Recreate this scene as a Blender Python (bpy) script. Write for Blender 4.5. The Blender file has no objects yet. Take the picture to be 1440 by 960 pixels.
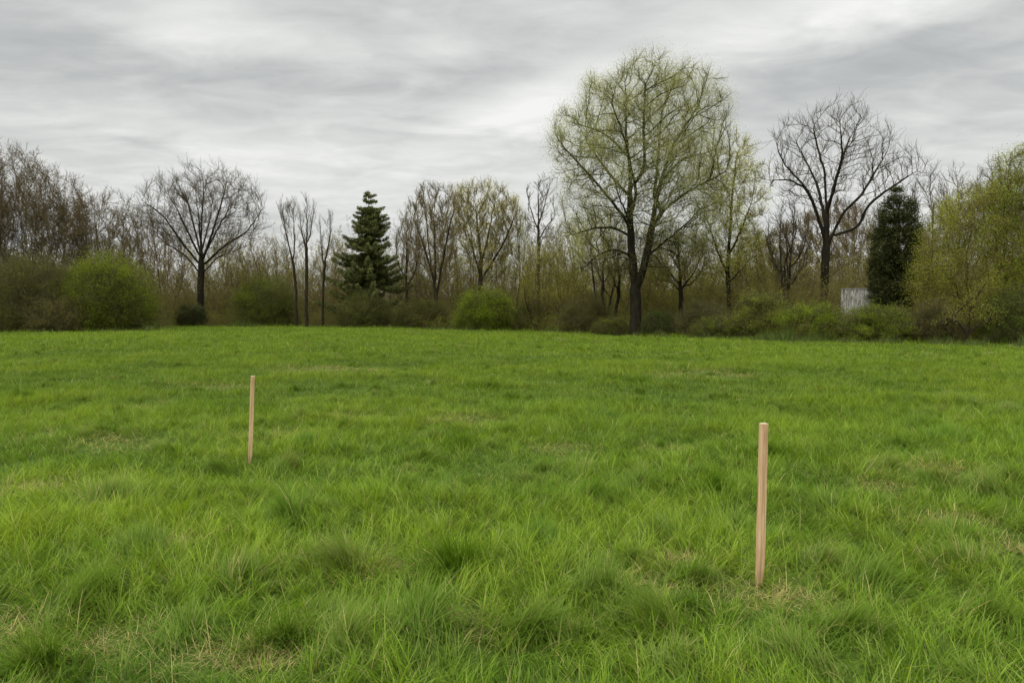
import bpy, math, random
import numpy as np

RNG = np.random.default_rng(11)
random.seed(11)
F = 1080.0            # focal length expressed in photo pixels (1440 wide)
CAMH = 1.6
PITCH = math.atan(31.0 / F)
C = bpy.context.scene.collection

# ------------------------------------------------------------------ helpers
def P(u, v, d):
    """a point of the place at depth d seen in direction u, v"""
    cx, cy = (u - 720) / F, (480 - v) / F
    y = math.cos(PITCH) + math.sin(PITCH) * cy
    z = -math.sin(PITCH) + math.cos(PITCH) * cy
    s = d / y
    return np.array([cx * s, d, CAMH + z * s])

def U(x, y):
    return 720 + F * x / np.maximum(y, 0.01)

_T = np.random.default_rng(5).random((8, 256, 256))
def vnoise(x, y, k=0):
    x = np.asarray(x, float); y = np.asarray(y, float)
    xi = np.floor(x).astype(int); yi = np.floor(y).astype(int)
    fx = x - xi; fy = y - yi
    fx = fx * fx * (3 - 2 * fx); fy = fy * fy * (3 - 2 * fy)
    t = _T[k % 8]
    a = t[xi & 255, yi & 255]; b = t[(xi + 1) & 255, yi & 255]
    c = t[xi & 255, (yi + 1) & 255]; d = t[(xi + 1) & 255, (yi + 1) & 255]
    return (a * (1 - fx) + b * fx) * (1 - fy) + (c * (1 - fx) + d * fx) * fy
def fbm(x, y, k=0, o=3):
    s = 0; a = 0.5; t = 0
    for i in range(o):
        s = s + a * vnoise(x * 2 ** i + 17 * i, y * 2 ** i + 31 * i, k + i); t += a; a *= 0.5
    return s / t
def sstep(a, b, x):
    t = np.clip((x - a) / (b - a), 0, 1)
    return t * t * (3 - 2 * t)
def waves(seed, scale):
    r = np.random.default_rng(seed)
    k = r.normal(size=(7, 3)) / scale; ph = r.random(7) * 6.28
    return lambda p: np.sin(p @ k.T + ph).mean(axis=1) * 1.6

def norm(a):
    return a / np.maximum(np.linalg.norm(a, axis=-1, keepdims=True), 1e-9)

# ------------------------------------------------------------------ terrain
EU = np.array([-400, 0, 215, 250, 450, 700, 890, 1100, 1440, 1800], float)
EV = np.array([471, 470, 465.5, 460.5, 461, 466, 473, 480, 487, 490], float)
ED = np.array([52, 55, 58, 74, 75, 70, 60, 50, 45, 42], float)
EZ = CAMH - (EV - 449) / F * ED
def edge_d(u): return np.interp(u, EU, ED)
def edge_z(u): return np.interp(u, EU, EZ)
def hummock(x, y):
    r = np.hypot(x, y)
    fade = 1 - 0.55 * sstep(15, 45, r)
    return ((fbm(x * 0.9, y * 0.9, 1) - 0.5) * 0.20 + (fbm(x * 0.25, y * 0.25, 4) - 0.5) * 0.18) * fade
def gz(x, y, rough=True):
    x = np.asarray(x, float); y = np.asarray(y, float)
    u = np.clip(U(x, y), -400, 1800)
    de = edge_d(u)
    z = edge_z(u) * sstep(9, de, y) * (y > 0)
    z = z + (4.0 + 5 * vnoise(x / 22, y / 40, 3)) * sstep(de + 30, de + 120, y)
    if rough:
        z = z + hummock(x, y) * (1 - sstep(de - 2, de + 6, y) * 0.8)
    return z
def ground_at(u, v):
    """where the view line through u, v meets the near meadow"""
    lo = 2.0
    for d in np.linspace(2.6, 60, 3000):
        p = P(u, v, d)
        if p[2] <= float(gz(p[0], p[1])): return p
    return p

# ------------------------------------------------------------------ mesh makers
def make_obj(name, verts, tris=None, quads=None, mats=(), col=None, mi=None, smooth=False, parent=None, loc=None):
    me = bpy.data.meshes.new(name)
    verts = np.asarray(verts, np.float32)
    me.vertices.add(len(verts)); me.vertices.foreach_set('co', verts.ravel())
    nt = 0 if tris is None else len(tris); nq = 0 if quads is None else len(quads)
    li = []
    if nt: li.append(np.asarray(tris, np.int32).ravel())
    if nq: li.append(np.asarray(quads, np.int32).ravel())
    li = np.concatenate(li)
    me.loops.add(len(li)); me.loops.foreach_set('vertex_index', li)
    ls = np.concatenate([np.arange(nt) * 3, nt * 3 + np.arange(nq) * 4]).astype(np.int32)
    me.polygons.add(nt + nq); me.polygons.foreach_set('loop_start', ls)
    if mi is not None: me.polygons.foreach_set('material_index', np.asarray(mi, np.int32))
    if smooth: me.polygons.foreach_set('use_smooth', np.ones(nt + nq, bool))
    if col is not None:
        a = me.color_attributes.new('Col', 'FLOAT_COLOR', 'POINT')
        c = np.ones((len(verts), 4), np.float32); c[:, :3] = col
        a.data.foreach_set('color', c.ravel())
    for m in mats: me.materials.append(m)
    me.update(calc_edges=True)
    o = bpy.data.objects.new(name, me); C.objects.link(o)
    if parent is not None: o.parent = parent
    if loc is not None: o.location = loc
    return o
def tag(o, label=None, cat=None, group=None, kind=None):
    if label: o['label'] = label
    if cat: o['category'] = cat
    if group: o['group'] = group
    if kind: o['kind'] = kind
    return o
def thing(name, label, cat, loc, group=None):
    o = bpy.data.objects.new(name, None); C.objects.link(o); o.location = loc
    o.empty_display_size = 0.3
    return tag(o, label, cat, group)

# ------------------------------------------------------------------ materials
def new_mat(name):
    m = bpy.data.materials.new(name); m.use_nodes = True
    nt = m.node_tree; nt.nodes.clear()
    return m, nt.nodes, nt.links
def leaf_mat(name, trans=0.35, gloss=0.03, rough=0.45):
    m, n, l = new_mat(name)
    out = n.new('ShaderNodeOutputMaterial')
    at = n.new('ShaderNodeAttribute'); at.attribute_name = 'Col'
    d = n.new('ShaderNodeBsdfDiffuse'); t = n.new('ShaderNodeBsdfTranslucent')
    mx = n.new('ShaderNodeMixShader'); mx.inputs[0].default_value = trans
    g = n.new('ShaderNodeBsdfGlossy'); g.inputs['Roughness'].default_value = rough
    g.inputs['Color'].default_value = (0.95, 0.95, 0.7, 1)
    mg = n.new('ShaderNodeMixShader'); mg.inputs[0].default_value = gloss
    hs = n.new('ShaderNodeHueSaturation'); hs.inputs['Hue'].default_value = 0.49; hs.inputs['Value'].default_value = 1.15
    l.new(at.outputs['Color'], d.inputs['Color']); l.new(at.outputs['Color'], hs.inputs['Color'])
    l.new(hs.outputs['Color'], t.inputs['Color'])
    l.new(d.outputs[0], mx.inputs[1]); l.new(t.outputs[0], mx.inputs[2])
    l.new(mx.outputs[0], mg.inputs[1]); l.new(g.outputs[0], mg.inputs[2])
    l.new(mg.outputs[0], out.inputs['Surface'])
    return m
def bark_mat(name, c0, c1, scale=6.0):
    m, n, l = new_mat(name)
    out = n.new('ShaderNodeOutputMaterial'); b = n.new('ShaderNodeBsdfPrincipled')
    b.inputs['Roughness'].default_value = 0.9
    b.inputs['Specular IOR Level'].default_value = 0.2
    tc = n.new('ShaderNodeTexCoord'); mp = n.new('ShaderNodeMapping'); mp.inputs['Scale'].default_value = (1, 1, 0.25)
    nz = n.new('ShaderNodeTexNoise'); nz.inputs['Scale'].default_value = scale; nz.inputs['Detail'].default_value = 5
    cr = n.new('ShaderNodeValToRGB')
    cr.color_ramp.elements[0].position = 0.3; cr.color_ramp.elements[0].color = (*c0, 1)
    cr.color_ramp.elements[1].position = 0.72; cr.color_ramp.elements[1].color = (*c1, 1)
    bp = n.new('ShaderNodeBump'); bp.inputs['Strength'].default_value = 0.6; bp.inputs['Distance'].default_value = 0.05
    l.new(tc.outputs['Object'], mp.inputs['Vector']); l.new(mp.outputs[0], nz.inputs['Vector'])
    l.new(nz.outputs['Fac'], cr.inputs['Fac']); l.new(cr.outputs['Color'], b.inputs['Base Color'])
    l.new(nz.outputs['Fac'], bp.inputs['Height']); l.new(bp.outputs[0], b.inputs['Normal'])
    l.new(b.outputs[0], out.inputs['Surface'])
    return m

M_GRASS = leaf_mat('grass_blades', 0.4, 0.02, 0.5)
M_LEAF = leaf_mat('leaf', 0.42, 0.01, 0.5)
M_NEEDLE = leaf_mat('needles', 0.12, 0.02, 0.5)
M_BARK_DARK = bark_mat('bark_dark', (0.012, 0.010, 0.006), (0.036, 0.029, 0.017))
M_BARK_GREY = bark_mat('bark_grey', (0.018, 0.0145, 0.008), (0.048, 0.038, 0.022))
M_TWIG_BROWN = bark_mat('twig_brown', (0.105, 0.079, 0.037), (0.22, 0.170, 0.082))
M_TWIG_GREY = bark_mat('twig_grey', (0.075, 0.062, 0.04), (0.17, 0.142, 0.092))
M_TWIG_DARK = bark_mat('twig_dark', (0.05, 0.041, 0.023), (0.12, 0.1, 0.06))
M_TWIG_OLIVE = bark_mat('twig_olive', (0.075, 0.066, 0.028), (0.17, 0.155, 0.065))

# ------------------------------------------------------------------ branching
def resample(pts, step):
    pts = np.asarray(pts, float)
    seg = np.linalg.norm(np.diff(pts, axis=0), axis=1); s = np.concatenate([[0], np.cumsum(seg)])
    n = max(2, int(round(s[-1] / step)) + 1); t = np.linspace(0, s[-1], n)
    # smooth curve through the points
    out = np.stack([np.interp(t, s, pts[:, i]) for i in range(3)], 1)
    for _ in range(2):
        if len(out) > 3: out[1:-1] = 0.25 * out[:-2] + 0.5 * out[1:-1] + 0.25 * out[2:]
    return out
def grow(chains, attr, D, dk, rng, maxit=90, up=0.05, wig=0.12, dinf=1e9, fan=0.0, ref=None):
    pos = []; par = []
    for ch in chains:
        q = resample(ch, D)
        if not pos:
            start = -1; k0 = 0
        else:
            A = np.array(pos); start = int(np.argmin(((A - q[0]) ** 2).sum(1))); k0 = 1
        for p in q[k0:]:
            p = p + rng.normal(size=3) * D * wig * 0.35 * (len(pos) > 0)
            pos.append(p); par.append(start); start = len(pos) - 1
    pos = np.array(pos); par = list(par)
    nd = np.full(len(attr), 1e9); ni = np.zeros(len(attr), int)
    def upd(lo, hi):
        d = np.linalg.norm(attr[:, None, :] - pos[None, lo:hi, :], axis=2)
        j = d.argmin(1); m = d[np.arange(len(attr)), j]
        b = m < nd; nd[b] = m[b]; ni[b] = j[b] + lo
    lo = 0
    upd(0, len(pos)); stale = 0
    for it in range(maxit):
        keep = nd > dk
        if keep.sum() == 0: break
        stale = stale + 1 if keep.all() else 0
        if stale > 14: break
        attr = attr[keep]; nd = nd[keep]; ni = ni[keep]
        sel = nd < dinf
        ids = np.unique(ni[sel])
        if len(ids) == 0: break
        acc = np.zeros((len(pos), 3))
        np.add.at(acc, ni[sel], (attr[sel] - pos[ni[sel]]) / nd[sel][:, None])
        d = norm(norm(acc[ids]) + np.array([0, 0, up]) + rng.normal(size=(len(ids), 3)) * wig)
        if fan: d = norm(d + fan * norm(pos[ids] - ref))
        new = pos[ids] + d * D
        lo = len(pos)
        pos = np.concatenate([pos, new]); par += list(ids)
        upd(lo, len(pos))
    return pos, np.array(par)
def add_twigs(pos, par, rng, k, length, up=0.3, seg=2, maxtips=3, spread=0.8):
    n = len(pos)
    tips = tipcount(par)
    sel = np.where(tips <= maxtips)[0]
    sel = sel[par[sel] >= 0]
    idx = np.repeat(sel, k)
    if len(idx) == 0: return pos, par
    d0 = norm(pos[idx] - pos[par[idx]])
    d = norm(d0 * 0.7 + norm(rng.normal(size=(len(idx), 3))) * spread + np.array([0, 0, up]))
    L = length * rng.uniform(0.45, 1.15, len(idx))[:, None] / seg
    P_, Q_ = [pos], [par]
    cur = idx; cp = pos[idx]; base = n
    for s in range(seg):
        d = norm(d + rng.normal(size=d.shape) * 0.18 + np.array([0, 0, up * 0.25]))
        cp = cp + d * L
        P_.append(cp); Q_.append(cur)
        cur = np.arange(base, base + len(idx)); base += len(idx)
    return np.concatenate(P_), np.concatenate(Q_)
def tipcount(par):
    n = len(par); t = np.zeros(n, int); pl = par.tolist()
    ch = np.bincount(par[par >= 0], minlength=n)
    t[ch == 0] = 1; tl = t.tolist()
    for i in range(n - 1, -1, -1):
        if pl[i] >= 0: tl[pl[i]] += tl[i]
    return np.array(tl)
def radii(par, tips, rroot, rmin, ex=0.52):
    return rmin + (rroot - rmin) * ((tips - 1) / max(tips.max() - 1, 1)) ** ex
def chains_of(par, tips):
    n = len(par); kids = [[] for _ in range(n)]
    pl = par.tolist()
    for i in range(n):
        if pl[i] >= 0: kids[pl[i]].append(i)
    res = []; stack = [(i, None) for i in range(n) if pl[i] < 0]
    while stack:
        i, frm = stack.pop()
        c = [frm] if frm is not None else []
        c.append(i)
        while kids[i]:
            ks = kids[i]; m = max(ks, key=lambda q: tips[q])
            for q in ks:
                if q != m: stack.append((q, i))
            i = m; c.append(i)
        if len(c) > 1: res.append(c)
    return res
def tubes(chains, pos, rad, sides, startr=True):
    """one tube per chain"""
    idx = np.concatenate([np.array(c) for c in chains])
    lens = np.array([len(c) for c in chains]); st = np.concatenate([[0], np.cumsum(lens)[:-1]])
    first = np.zeros(len(idx), bool); first[st] = True
    last = np.zeros(len(idx), bool); last[st + lens - 1] = True
    p = pos[idx]; r = rad[idx].copy()
    nx = np.roll(p, -1, 0); pv = np.roll(p, 1, 0)
    nx[last] = p[last]; pv[first] = p[first]
    d = norm(nx - pv)
    if startr:
        f = np.where(first)[0]; r[f] = np.minimum(r[f], r[np.minimum(f + 1, len(r) - 1)] * 1.15)
    r[last] *= 0.5
    # one reference axis for each tube
    md = np.repeat(norm(p[st + lens - 1] - p[st]), lens, axis=0)
    ax = np.eye(3)[np.abs(md).argmin(1)]
    a = norm(np.cross(d, ax)); b = np.cross(d, a)
    th = np.arange(sides) / sides * 2 * math.pi
    ring = p[:, None, :] + r[:, None, None] * (np.cos(th)[None, :, None] * a[:, None, :] + np.sin(th)[None, :, None] * b[:, None, :])
    V = ring.reshape(-1, 3)
    s0 = np.where(~last)[0]
    k = np.arange(sides); k2 = (k + 1) % sides
    q = np.stack([s0[:, None] * sides + k, s0[:, None] * sides + k2, (s0[:, None] + 1) * sides + k2, (s0[:, None] + 1) * sides + k], 2).reshape(-1, 4)
    return V, q
def split_chains(chains, rad, thr):
    big, small = [], []
    for c in chains:
        k = 1
        while k < len(c) and rad[c[k]] >= thr: k += 1
        if k >= 2: big.append(c[:k])
        rest = c[k - 1:]
        if len(rest) > 1: small.append(rest)
    return big, small
def leaf_faces(cen, size, rng, aspect=0.55, flat=0.0, updir=None, lean=0.6):
    n = len(cen)
    a = norm(rng.normal(size=(n, 3)) * np.array([1, 1, 1 - flat]) + (0 if updir is None else updir * lean))
    b = norm(np.cross(a, rng.normal(size=(n, 3))))
    s = (size * rng.uniform(0.6, 1.4, n))[:, None]
    V = np.stack([cen - a * s * 0.5, cen + b * s * aspect * 0.5, cen + a * s * 0.5, cen - b * s * aspect * 0.5], 1).reshape(-1, 3)
    q = np.arange(n * 4).reshape(n, 4)
    return V, q
def env_sample(env, n, rng, depth=0.8, shell=0.5, zoff=None):
    """points in an envelope of rows (z, xl, xr)"""
    env = np.asarray(sorted(env), float)
    zs = np.linspace(env[0, 0], env[-1, 0], 200)
    xl = np.interp(zs, env[:, 0], env[:, 1]); xr = np.interp(zs, env[:, 0], env[:, 2])
    w = np.maximum(xr - xl, 0.02) ** 2; cdf = np.cumsum(w) / w.sum()
    i = np.searchsorted(cdf, rng.random(n)).clip(0, 199)
    z = zs[i] + rng.normal(size=n) * (zs[1] - zs[0])
    a = rng.random(n) * 2 * math.pi
    r = rng.random(n) ** shell
    hx = (xr[i] - xl[i]) / 2; cx = (xr[i] + xl[i]) / 2
    return np.stack([cx + hx * r * np.cos(a), hx * depth * r * np.sin(a), z], 1), r

def env_from(rows, d, base):
    """outline rows seen in the photograph to metres about the tree's foot"""
    out = []
    for v, ul, ur in rows:
        a = P(ul, v, d) - base; b = P(ur, v, d) - base
        out.append((a[2], a[0], b[0]))
    return out
def chain_from(pts, d, base):
    return [P(p[0], p[1], d + (p[2] if len(p) > 2 else 0)) - base for p in pts]

def tree(name, label, u, d, rows, limbs=None, seed=1, cat='tree', group=None, n_attr=500, D=0.5, dk=0.9, shell=0.5,
         rroot=0.2, rmin=0.008, thr=0.04, ex=0.56, twigs=3, twig_len=0.9, twig_up=0.3, maxtips=2, up=0.05, wig=0.12, depth=0.8,
         bark=None, twigm=None, leaves=0, leaf_size=0.09, leaf_cols=((0.2, 0.22, 0.04), (0.12, 0.15, 0.03)), leaf_spread=0.25,
         fork=0.35, stems=1, leafzone=None, volleaves=0, jit=0.0, lean=0.0, seg=3, fan=0.35, refz=0.25, sub=2, sublen=0.45, leaf_gain=2.2, tspread=0.55):
    rng = np.random.default_rng(seed)
    x = (u - 720) / F * d
    base = np.array([x, d, float(gz(x, d)) - 0.08])
    env = env_from(rows, d, base)
    H = max(e[0] for e in env)
    if limbs is None:
        limbs_w = []
        zf = fork * H
        for s in range(stems):
            a = s * 6.28 / max(stems, 1) + rng.random() * 2
            off = 0.0 if stems == 1 else 0.10 * H
            o = np.array([math.cos(a), math.sin(a), 0]) * off
            b0 = np.array([math.cos(a), math.sin(a), 0]) * (0.25 if stems > 1 else 0)
            limbs_w.append([b0 * (s > 0), b0 + o * 0.35 + np.array([lean * zf * 0.5, 0, zf * 0.5]), b0 + o + np.array([lean * zf, 0, zf * (1 + 0.2 * rng.random())])])
    else:
        limbs_w = [chain_from(c, d, base) for c in limbs]
        limbs_w[0] = [np.zeros(3)] + limbs_w[0][1:]
    attr, _ = env_sample(env, n_attr, rng, depth, shell)
    pos, par = grow(limbs_w, attr, D, dk, rng, up=up, wig=wig, fan=fan, ref=np.array([0, 0, refz * H]))
    if twigs: pos, par = add_twigs(pos, par, rng, twigs, twig_len, twig_up, seg, maxtips, tspread)
    if twigs and sub: pos, par = add_twigs(pos, par, rng, sub, twig_len * sublen, twig_up, 2, 1, tspread + 0.1)
    tips = tipcount(par); rad = radii(par, tips, rroot, rmin, ex)
    flare = 1 + 0.35 * np.exp(-np.maximum(pos[:, 2], 0) / 0.5); rad = np.where(rad > 0.5 * rroot, rad * flare, rad)
    ch = chains_of(par, tips)
    big, small = split_chains(ch, rad, thr)
    root = thing(name, label, cat, base, group)
    if big:
        V, q = tubes(big, pos, rad, 7)
        make_obj('trunk', V, quads=q, mats=[bark or M_BARK_DARK], smooth=True, parent=root)
    Vs, Qs, MI, CO = [], [], [], []
    off = 0
    if small:
        V, q = tubes(small, pos, rad, 3)
        Vs.append(V); Qs.append(q); MI.append(np.zeros(len(q), int)); CO.append(np.full((len(V), 3), 0.05)); off = len(V)
    lp = []
    if leaves:
        cand = np.where(tips <= max(maxtips, 2))[0]
        if leafzone: cand = cand[leafzone(pos[cand], H)]
        wl = np.exp(1.1 * waves(seed + 77, 0.7)(pos[cand])); lp.append(pos[rng.choice(cand, leaves, p=wl / wl.sum())] + rng.normal(size=(leaves, 3)) * leaf_spread)
    if volleaves:
        p, r = env_sample(env, volleaves, rng, depth, 0.4)
        w = waves(seed + 50, 0.55); lp.append(p[w(p) > -0.15])
    if lp:
        lp = np.concatenate(lp)
        V, q = leaf_faces(lp, leaf_size, rng)
        w = waves(seed + 3, 0.8)(lp); t = np.clip(0.5 + 0.5 * w + rng.normal(size=len(lp)) * 0.12, 0, 1)[:, None]
        c = (np.array(leaf_cols[0]) * t + np.array(leaf_cols[1]) * (1 - t)) * leaf_gain
        LV = (V, q, np.repeat(c, 4, 0))
    else: LV = None
    cr = make_obj('crown', np.concatenate(Vs), quads=np.concatenate(Qs), mats=[twigm or M_TWIG_BROWN], parent=root)
    if LV: make_obj('leaves', LV[0], quads=LV[1], mats=[M_LEAF], col=LV[2], parent=cr)
    return root

def bush(name, label, u, d, rows, seed=1, cat='bush', group=None, n=14000, size=0.11, cols=((0.12, 0.19, 0.03), (0.045, 0.075, 0.015)),
         lobes=26, stems=9, depth=0.8, twigm=None, gap=0.0, needle=False, twig_share=0.48, dark=0.5, browntop=0.0):
    """leafy shrub: many stems, leaf sprays gathered in lobes"""
    rng = np.random.default_rng(seed)
    n = int(n * 1.7); size = size * 0.78
    x = (u - 720) / F * d
    base = np.array([x, d, float(gz(x, d)) - 0.05])
    env = env_from(rows, d, base)
    env = [(max(e[0], 0.02), e[1], e[2]) for e in env]
    H = max(e[0] for e in env)
    W = max(e[2] - e[1] for e in env)
    lob, lr = env_sample(env, lobes * 3, rng, depth, 0.3)
    lsz = rng.uniform(0.04, 0.15, len(lob)) * min(W, H * 1.3)
    # stems and shoots
    a1, _ = env_sample(env, int(60 + lobes * 9), rng, depth, 0.4)
    limbs = []
    for s in range(stems):
        t = lob[rng.integers(len(lob))]
        b0 = np.array([t[0] * 0.25, t[1] * 0.25, 0])
        limbs.append([b0, b0 * 0.7 + t * 0.3 + np.array([0, 0, 0.1 * H]), t * 0.75])
    pos, par = [], []
    for s in limbs:
        pp = resample(s, H * 0.08); st = -1
        for p in pp: pos.append(p); par.append(st); st = len(pos) - 1
    pos = np.array(pos); par = np.array(par)
    # shoots sprouting outward to the surface points
    j = np.argmin(((a1[:, None, :] - pos[None]) ** 2).sum(2), 1)
    mid = (a1 + pos[j]) * 0.5 + rng.normal(size=a1.shape) * 0.04 * H
    n0 = len(pos); m = len(a1)
    pos = np.concatenate([pos, mid, a1]); par = np.concatenate([par, j, n0 + np.arange(m)])
    pos, par = add_twigs(pos, par, rng, 6, H * 0.27, 0.4, 2, 1)
    tips = tipcount(par); rad = 0.007 + 0.012 * np.sqrt(tips / tips.max()) * max(0.5, H / 4)
    V, q = tubes(chains_of(par, tips), pos, rad, 3)
    root = thing(name, label, cat, base, group)
    make_obj('stems', V, quads=q, mats=[twigm or M_TWIG_OLIVE], parent=root)
    nl = int(n * (1 - twig_share)); nt = n - nl
    k = rng.choice(len(lob), nl, p=lsz ** 2 / (lsz ** 2).sum())
    dv = norm(rng.normal(size=(nl, 3))) * (rng.random(nl) ** 0.45)[:, None]
    lp = lob[k] + dv * lsz[k][:, None] * np.array([1, 1, 0.8])
    tw = pos[rng.choice(np.where(tips <= 2)[0], nt)] + rng.normal(size=(nt, 3)) * 0.05 * H ** 0.5
    lp = np.concatenate([lp, tw]); hrel = np.concatenate([dv[:, 2], np.zeros(nt)])
    ok = lp[:, 2] > 0.02
    if gap: ok &= waves(seed + 9, W * 0.07)(lp) > -1 + gap
    lp = lp[ok]; hrel = hrel[ok]
    V, q = leaf_faces(lp, size, rng, 0.5)
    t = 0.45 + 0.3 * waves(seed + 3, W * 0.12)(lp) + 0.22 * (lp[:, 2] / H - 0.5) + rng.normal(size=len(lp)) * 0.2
    t = np.clip(t, 0, 1)[:, None]
    c = np.array(cols[0]) * t + np.array(cols[1]) * (1 - t)
    c = c * np.array([2.25, 2.4, 2.0])
    make_obj('foliage', V, quads=q, mats=[M_NEEDLE if needle else M_LEAF], col=np.repeat(c, 4, 0), parent=root)
    return root

# ------------------------------------------------------------------ ground
def build_ground():
    th = np.concatenate([np.linspace(-180, -52, 40, endpoint=False), np.linspace(-52, 52, 460), np.linspace(52, 180, 40, endpoint=False)[1:]])
    th = np.radians(th)
    r = np.concatenate([[0.3, 0.8, 1.4], np.geomspace(2, 110, 260), np.geomspace(120, 4000, 30)])
    T, R = np.meshgrid(th, r, indexing='ij')
    x = R * np.sin(T); y = R * np.cos(T)
    z = gz(x, y)
    nt_, nr = T.shape
    V = np.stack([x, y, z], 2).reshape(-1, 3)
    i = np.arange(nt_)[:, None]; j = np.arange(nr - 1)[None, :]; i2 = (i + 1) % nt_
    q = np.stack([i * nr + j, i * nr + j + 1, i2 * nr + j + 1, i2 * nr + j], 2).reshape(-1, 4)
    nv = len(V); V = np.concatenate([V, [[0, 0, float(gz(0, 0.1))]]])
    tri = np.stack([np.full(nt_, nv), i[:, 0] * nr, i2[:, 0] * nr], 1)
    u = np.clip(U(V[:, 0], V[:, 1]), -400, 1800); de = edge_d(u)
    wood = sstep(de - 0.5, de + 2.5, V[:, 1])
    col = np.stack([wood, wood, wood], 1)
    m, n, l = new_mat('meadow_ground')
    out = n.new('ShaderNodeOutputMaterial'); b = n.new('ShaderNodeBsdfPrincipled')
    b.inputs['Roughness'].default_value = 0.95; b.inputs['Specular IOR Level'].default_value = 0.1
    tc = n.new('ShaderNodeTexCoord')
    n1 = n.new('ShaderNodeTexNoise'); n1.inputs['Scale'].default_value = 1.3; n1.inputs['Detail'].default_value = 8
    n2 = n.new('ShaderNodeTexNoise'); n2.inputs['Scale'].default_value = 40; n2.inputs['Detail'].default_value = 4
    cr = n.new('ShaderNodeValToRGB')
    cr.color_ramp.elements[0].position = 0.3; cr.color_ramp.elements[0].color = (0.045, 0.085, 0.012, 1)
    cr.color_ramp.elements[1].position = 0.7; cr.color_ramp.elements[1].color = (0.10, 0.16, 0.022, 1)
    mxn = n.new('ShaderNodeMix'); mxn.data_type = 'FLOAT'; mxn.inputs[0].default_value = 0.4
    wd = n.new('ShaderNodeValToRGB')
    wd.color_ramp.elements[0].color = (0.02, 0.016, 0.008, 1); wd.color_ramp.elements[1].color = (0.075, 0.055, 0.03, 1)
    at = n.new('ShaderNodeAttribute'); at.attribute_name = 'Col'
    mc = n.new('ShaderNodeMix'); mc.data_type = 'RGBA'
    l.new(tc.outputs['Object'], n1.inputs['Vector']); l.new(tc.outputs['Object'], n2.inputs['Vector'])
    l.new(n1.outputs['Fac'], mxn.inputs[2]); l.new(n2.outputs['Fac'], mxn.inputs[3])
    l.new(mxn.outputs[0], cr.inputs['Fac']); l.new(n2.outputs['Fac'], wd.inputs['Fac'])
    l.new(at.outputs['Fac'], mc.inputs[0]); l.new(cr.outputs['Color'], mc.inputs[6]); l.new(wd.outputs['Color'], mc.inputs[7])
    l.new(mc.outputs[2], b.inputs['Base Color']); l.new(b.outputs[0], out.inputs['Surface'])
    g = make_obj('ground', V, tris=tri, quads=q, mats=[m], col=col, smooth=True)
    tag(g, kind='structure')
build_ground()

# ------------------------------------------------------------------ grass
G_YEL = np.array([0.232, 0.340, 0.018]); G_MID = np.array([0.148, 0.270, 0.016]); G_DEEP = np.array([0.080, 0.170, 0.013])
G_PALE = np.array([0.38, 0.45, 0.11]); G_STRAW = np.array([0.66, 0.56, 0.22])
def blades(x, y, z, L, W, az, t0, t1, face, croot, ctip, segs):
    n = len(x)
    lev = segs
    px, py, pz = x.copy(), y.copy(), z.copy()
    fx, fy = np.cos(face), np.sin(face)
    V = np.empty((n, 2 * lev + 1, 3), np.float32); Cc = np.empty((n, 2 * lev + 1, 3), np.float32)
    ca, sa = np.cos(az), np.sin(az)
    for k in range(lev + 1):
        t = k / lev
        w = W * (1 - t ** 1.6) * 0.5
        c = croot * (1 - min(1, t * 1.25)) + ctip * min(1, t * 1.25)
        if k < lev:
            V[:, 2 * k] = np.stack([px - fx * w, py - fy * w, pz], 1)
            V[:, 2 * k + 1] = np.stack([px + fx * w, py + fy * w, pz], 1)
            Cc[:, 2 * k] = c; Cc[:, 2 * k + 1] = c
            th = t0 + t1 * (t + 0.5 / lev)
            s = L / lev
            px = px + np.sin(th) * ca * s; py = py + np.sin(th) * sa * s; pz = pz + np.cos(th) * s
        else:
            V[:, 2 * k] = np.stack([px, py, pz], 1); Cc[:, 2 * k] = c
    nv = 2 * lev + 1
    tr = []
    for k in range(lev - 1):
        a = 2 * k
        tr += [(a, a + 1, a + 3), (a, a + 3, a + 2)]
    tr.append((2 * lev - 2, 2 * lev - 1, 2 * lev))
    T = (np.arange(n)[:, None, None] * nv + np.array(tr)[None]).reshape(-1, 3)
    return V.reshape(-1, 3), T, Cc.reshape(-1, 3)

class Acc:
    def __init__(s): s.V, s.T, s.C, s.n = [], [], [], 0
    def add(s, V, T, Cc):
        s.V.append(V); s.T.append(T + s.n); s.C.append(Cc); s.n += len(V)
    def build(s, name, mat):
        return make_obj(name, np.concatenate(s.V), tris=np.concatenate(s.T), mats=[mat], col=np.concatenate(s.C))

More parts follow.
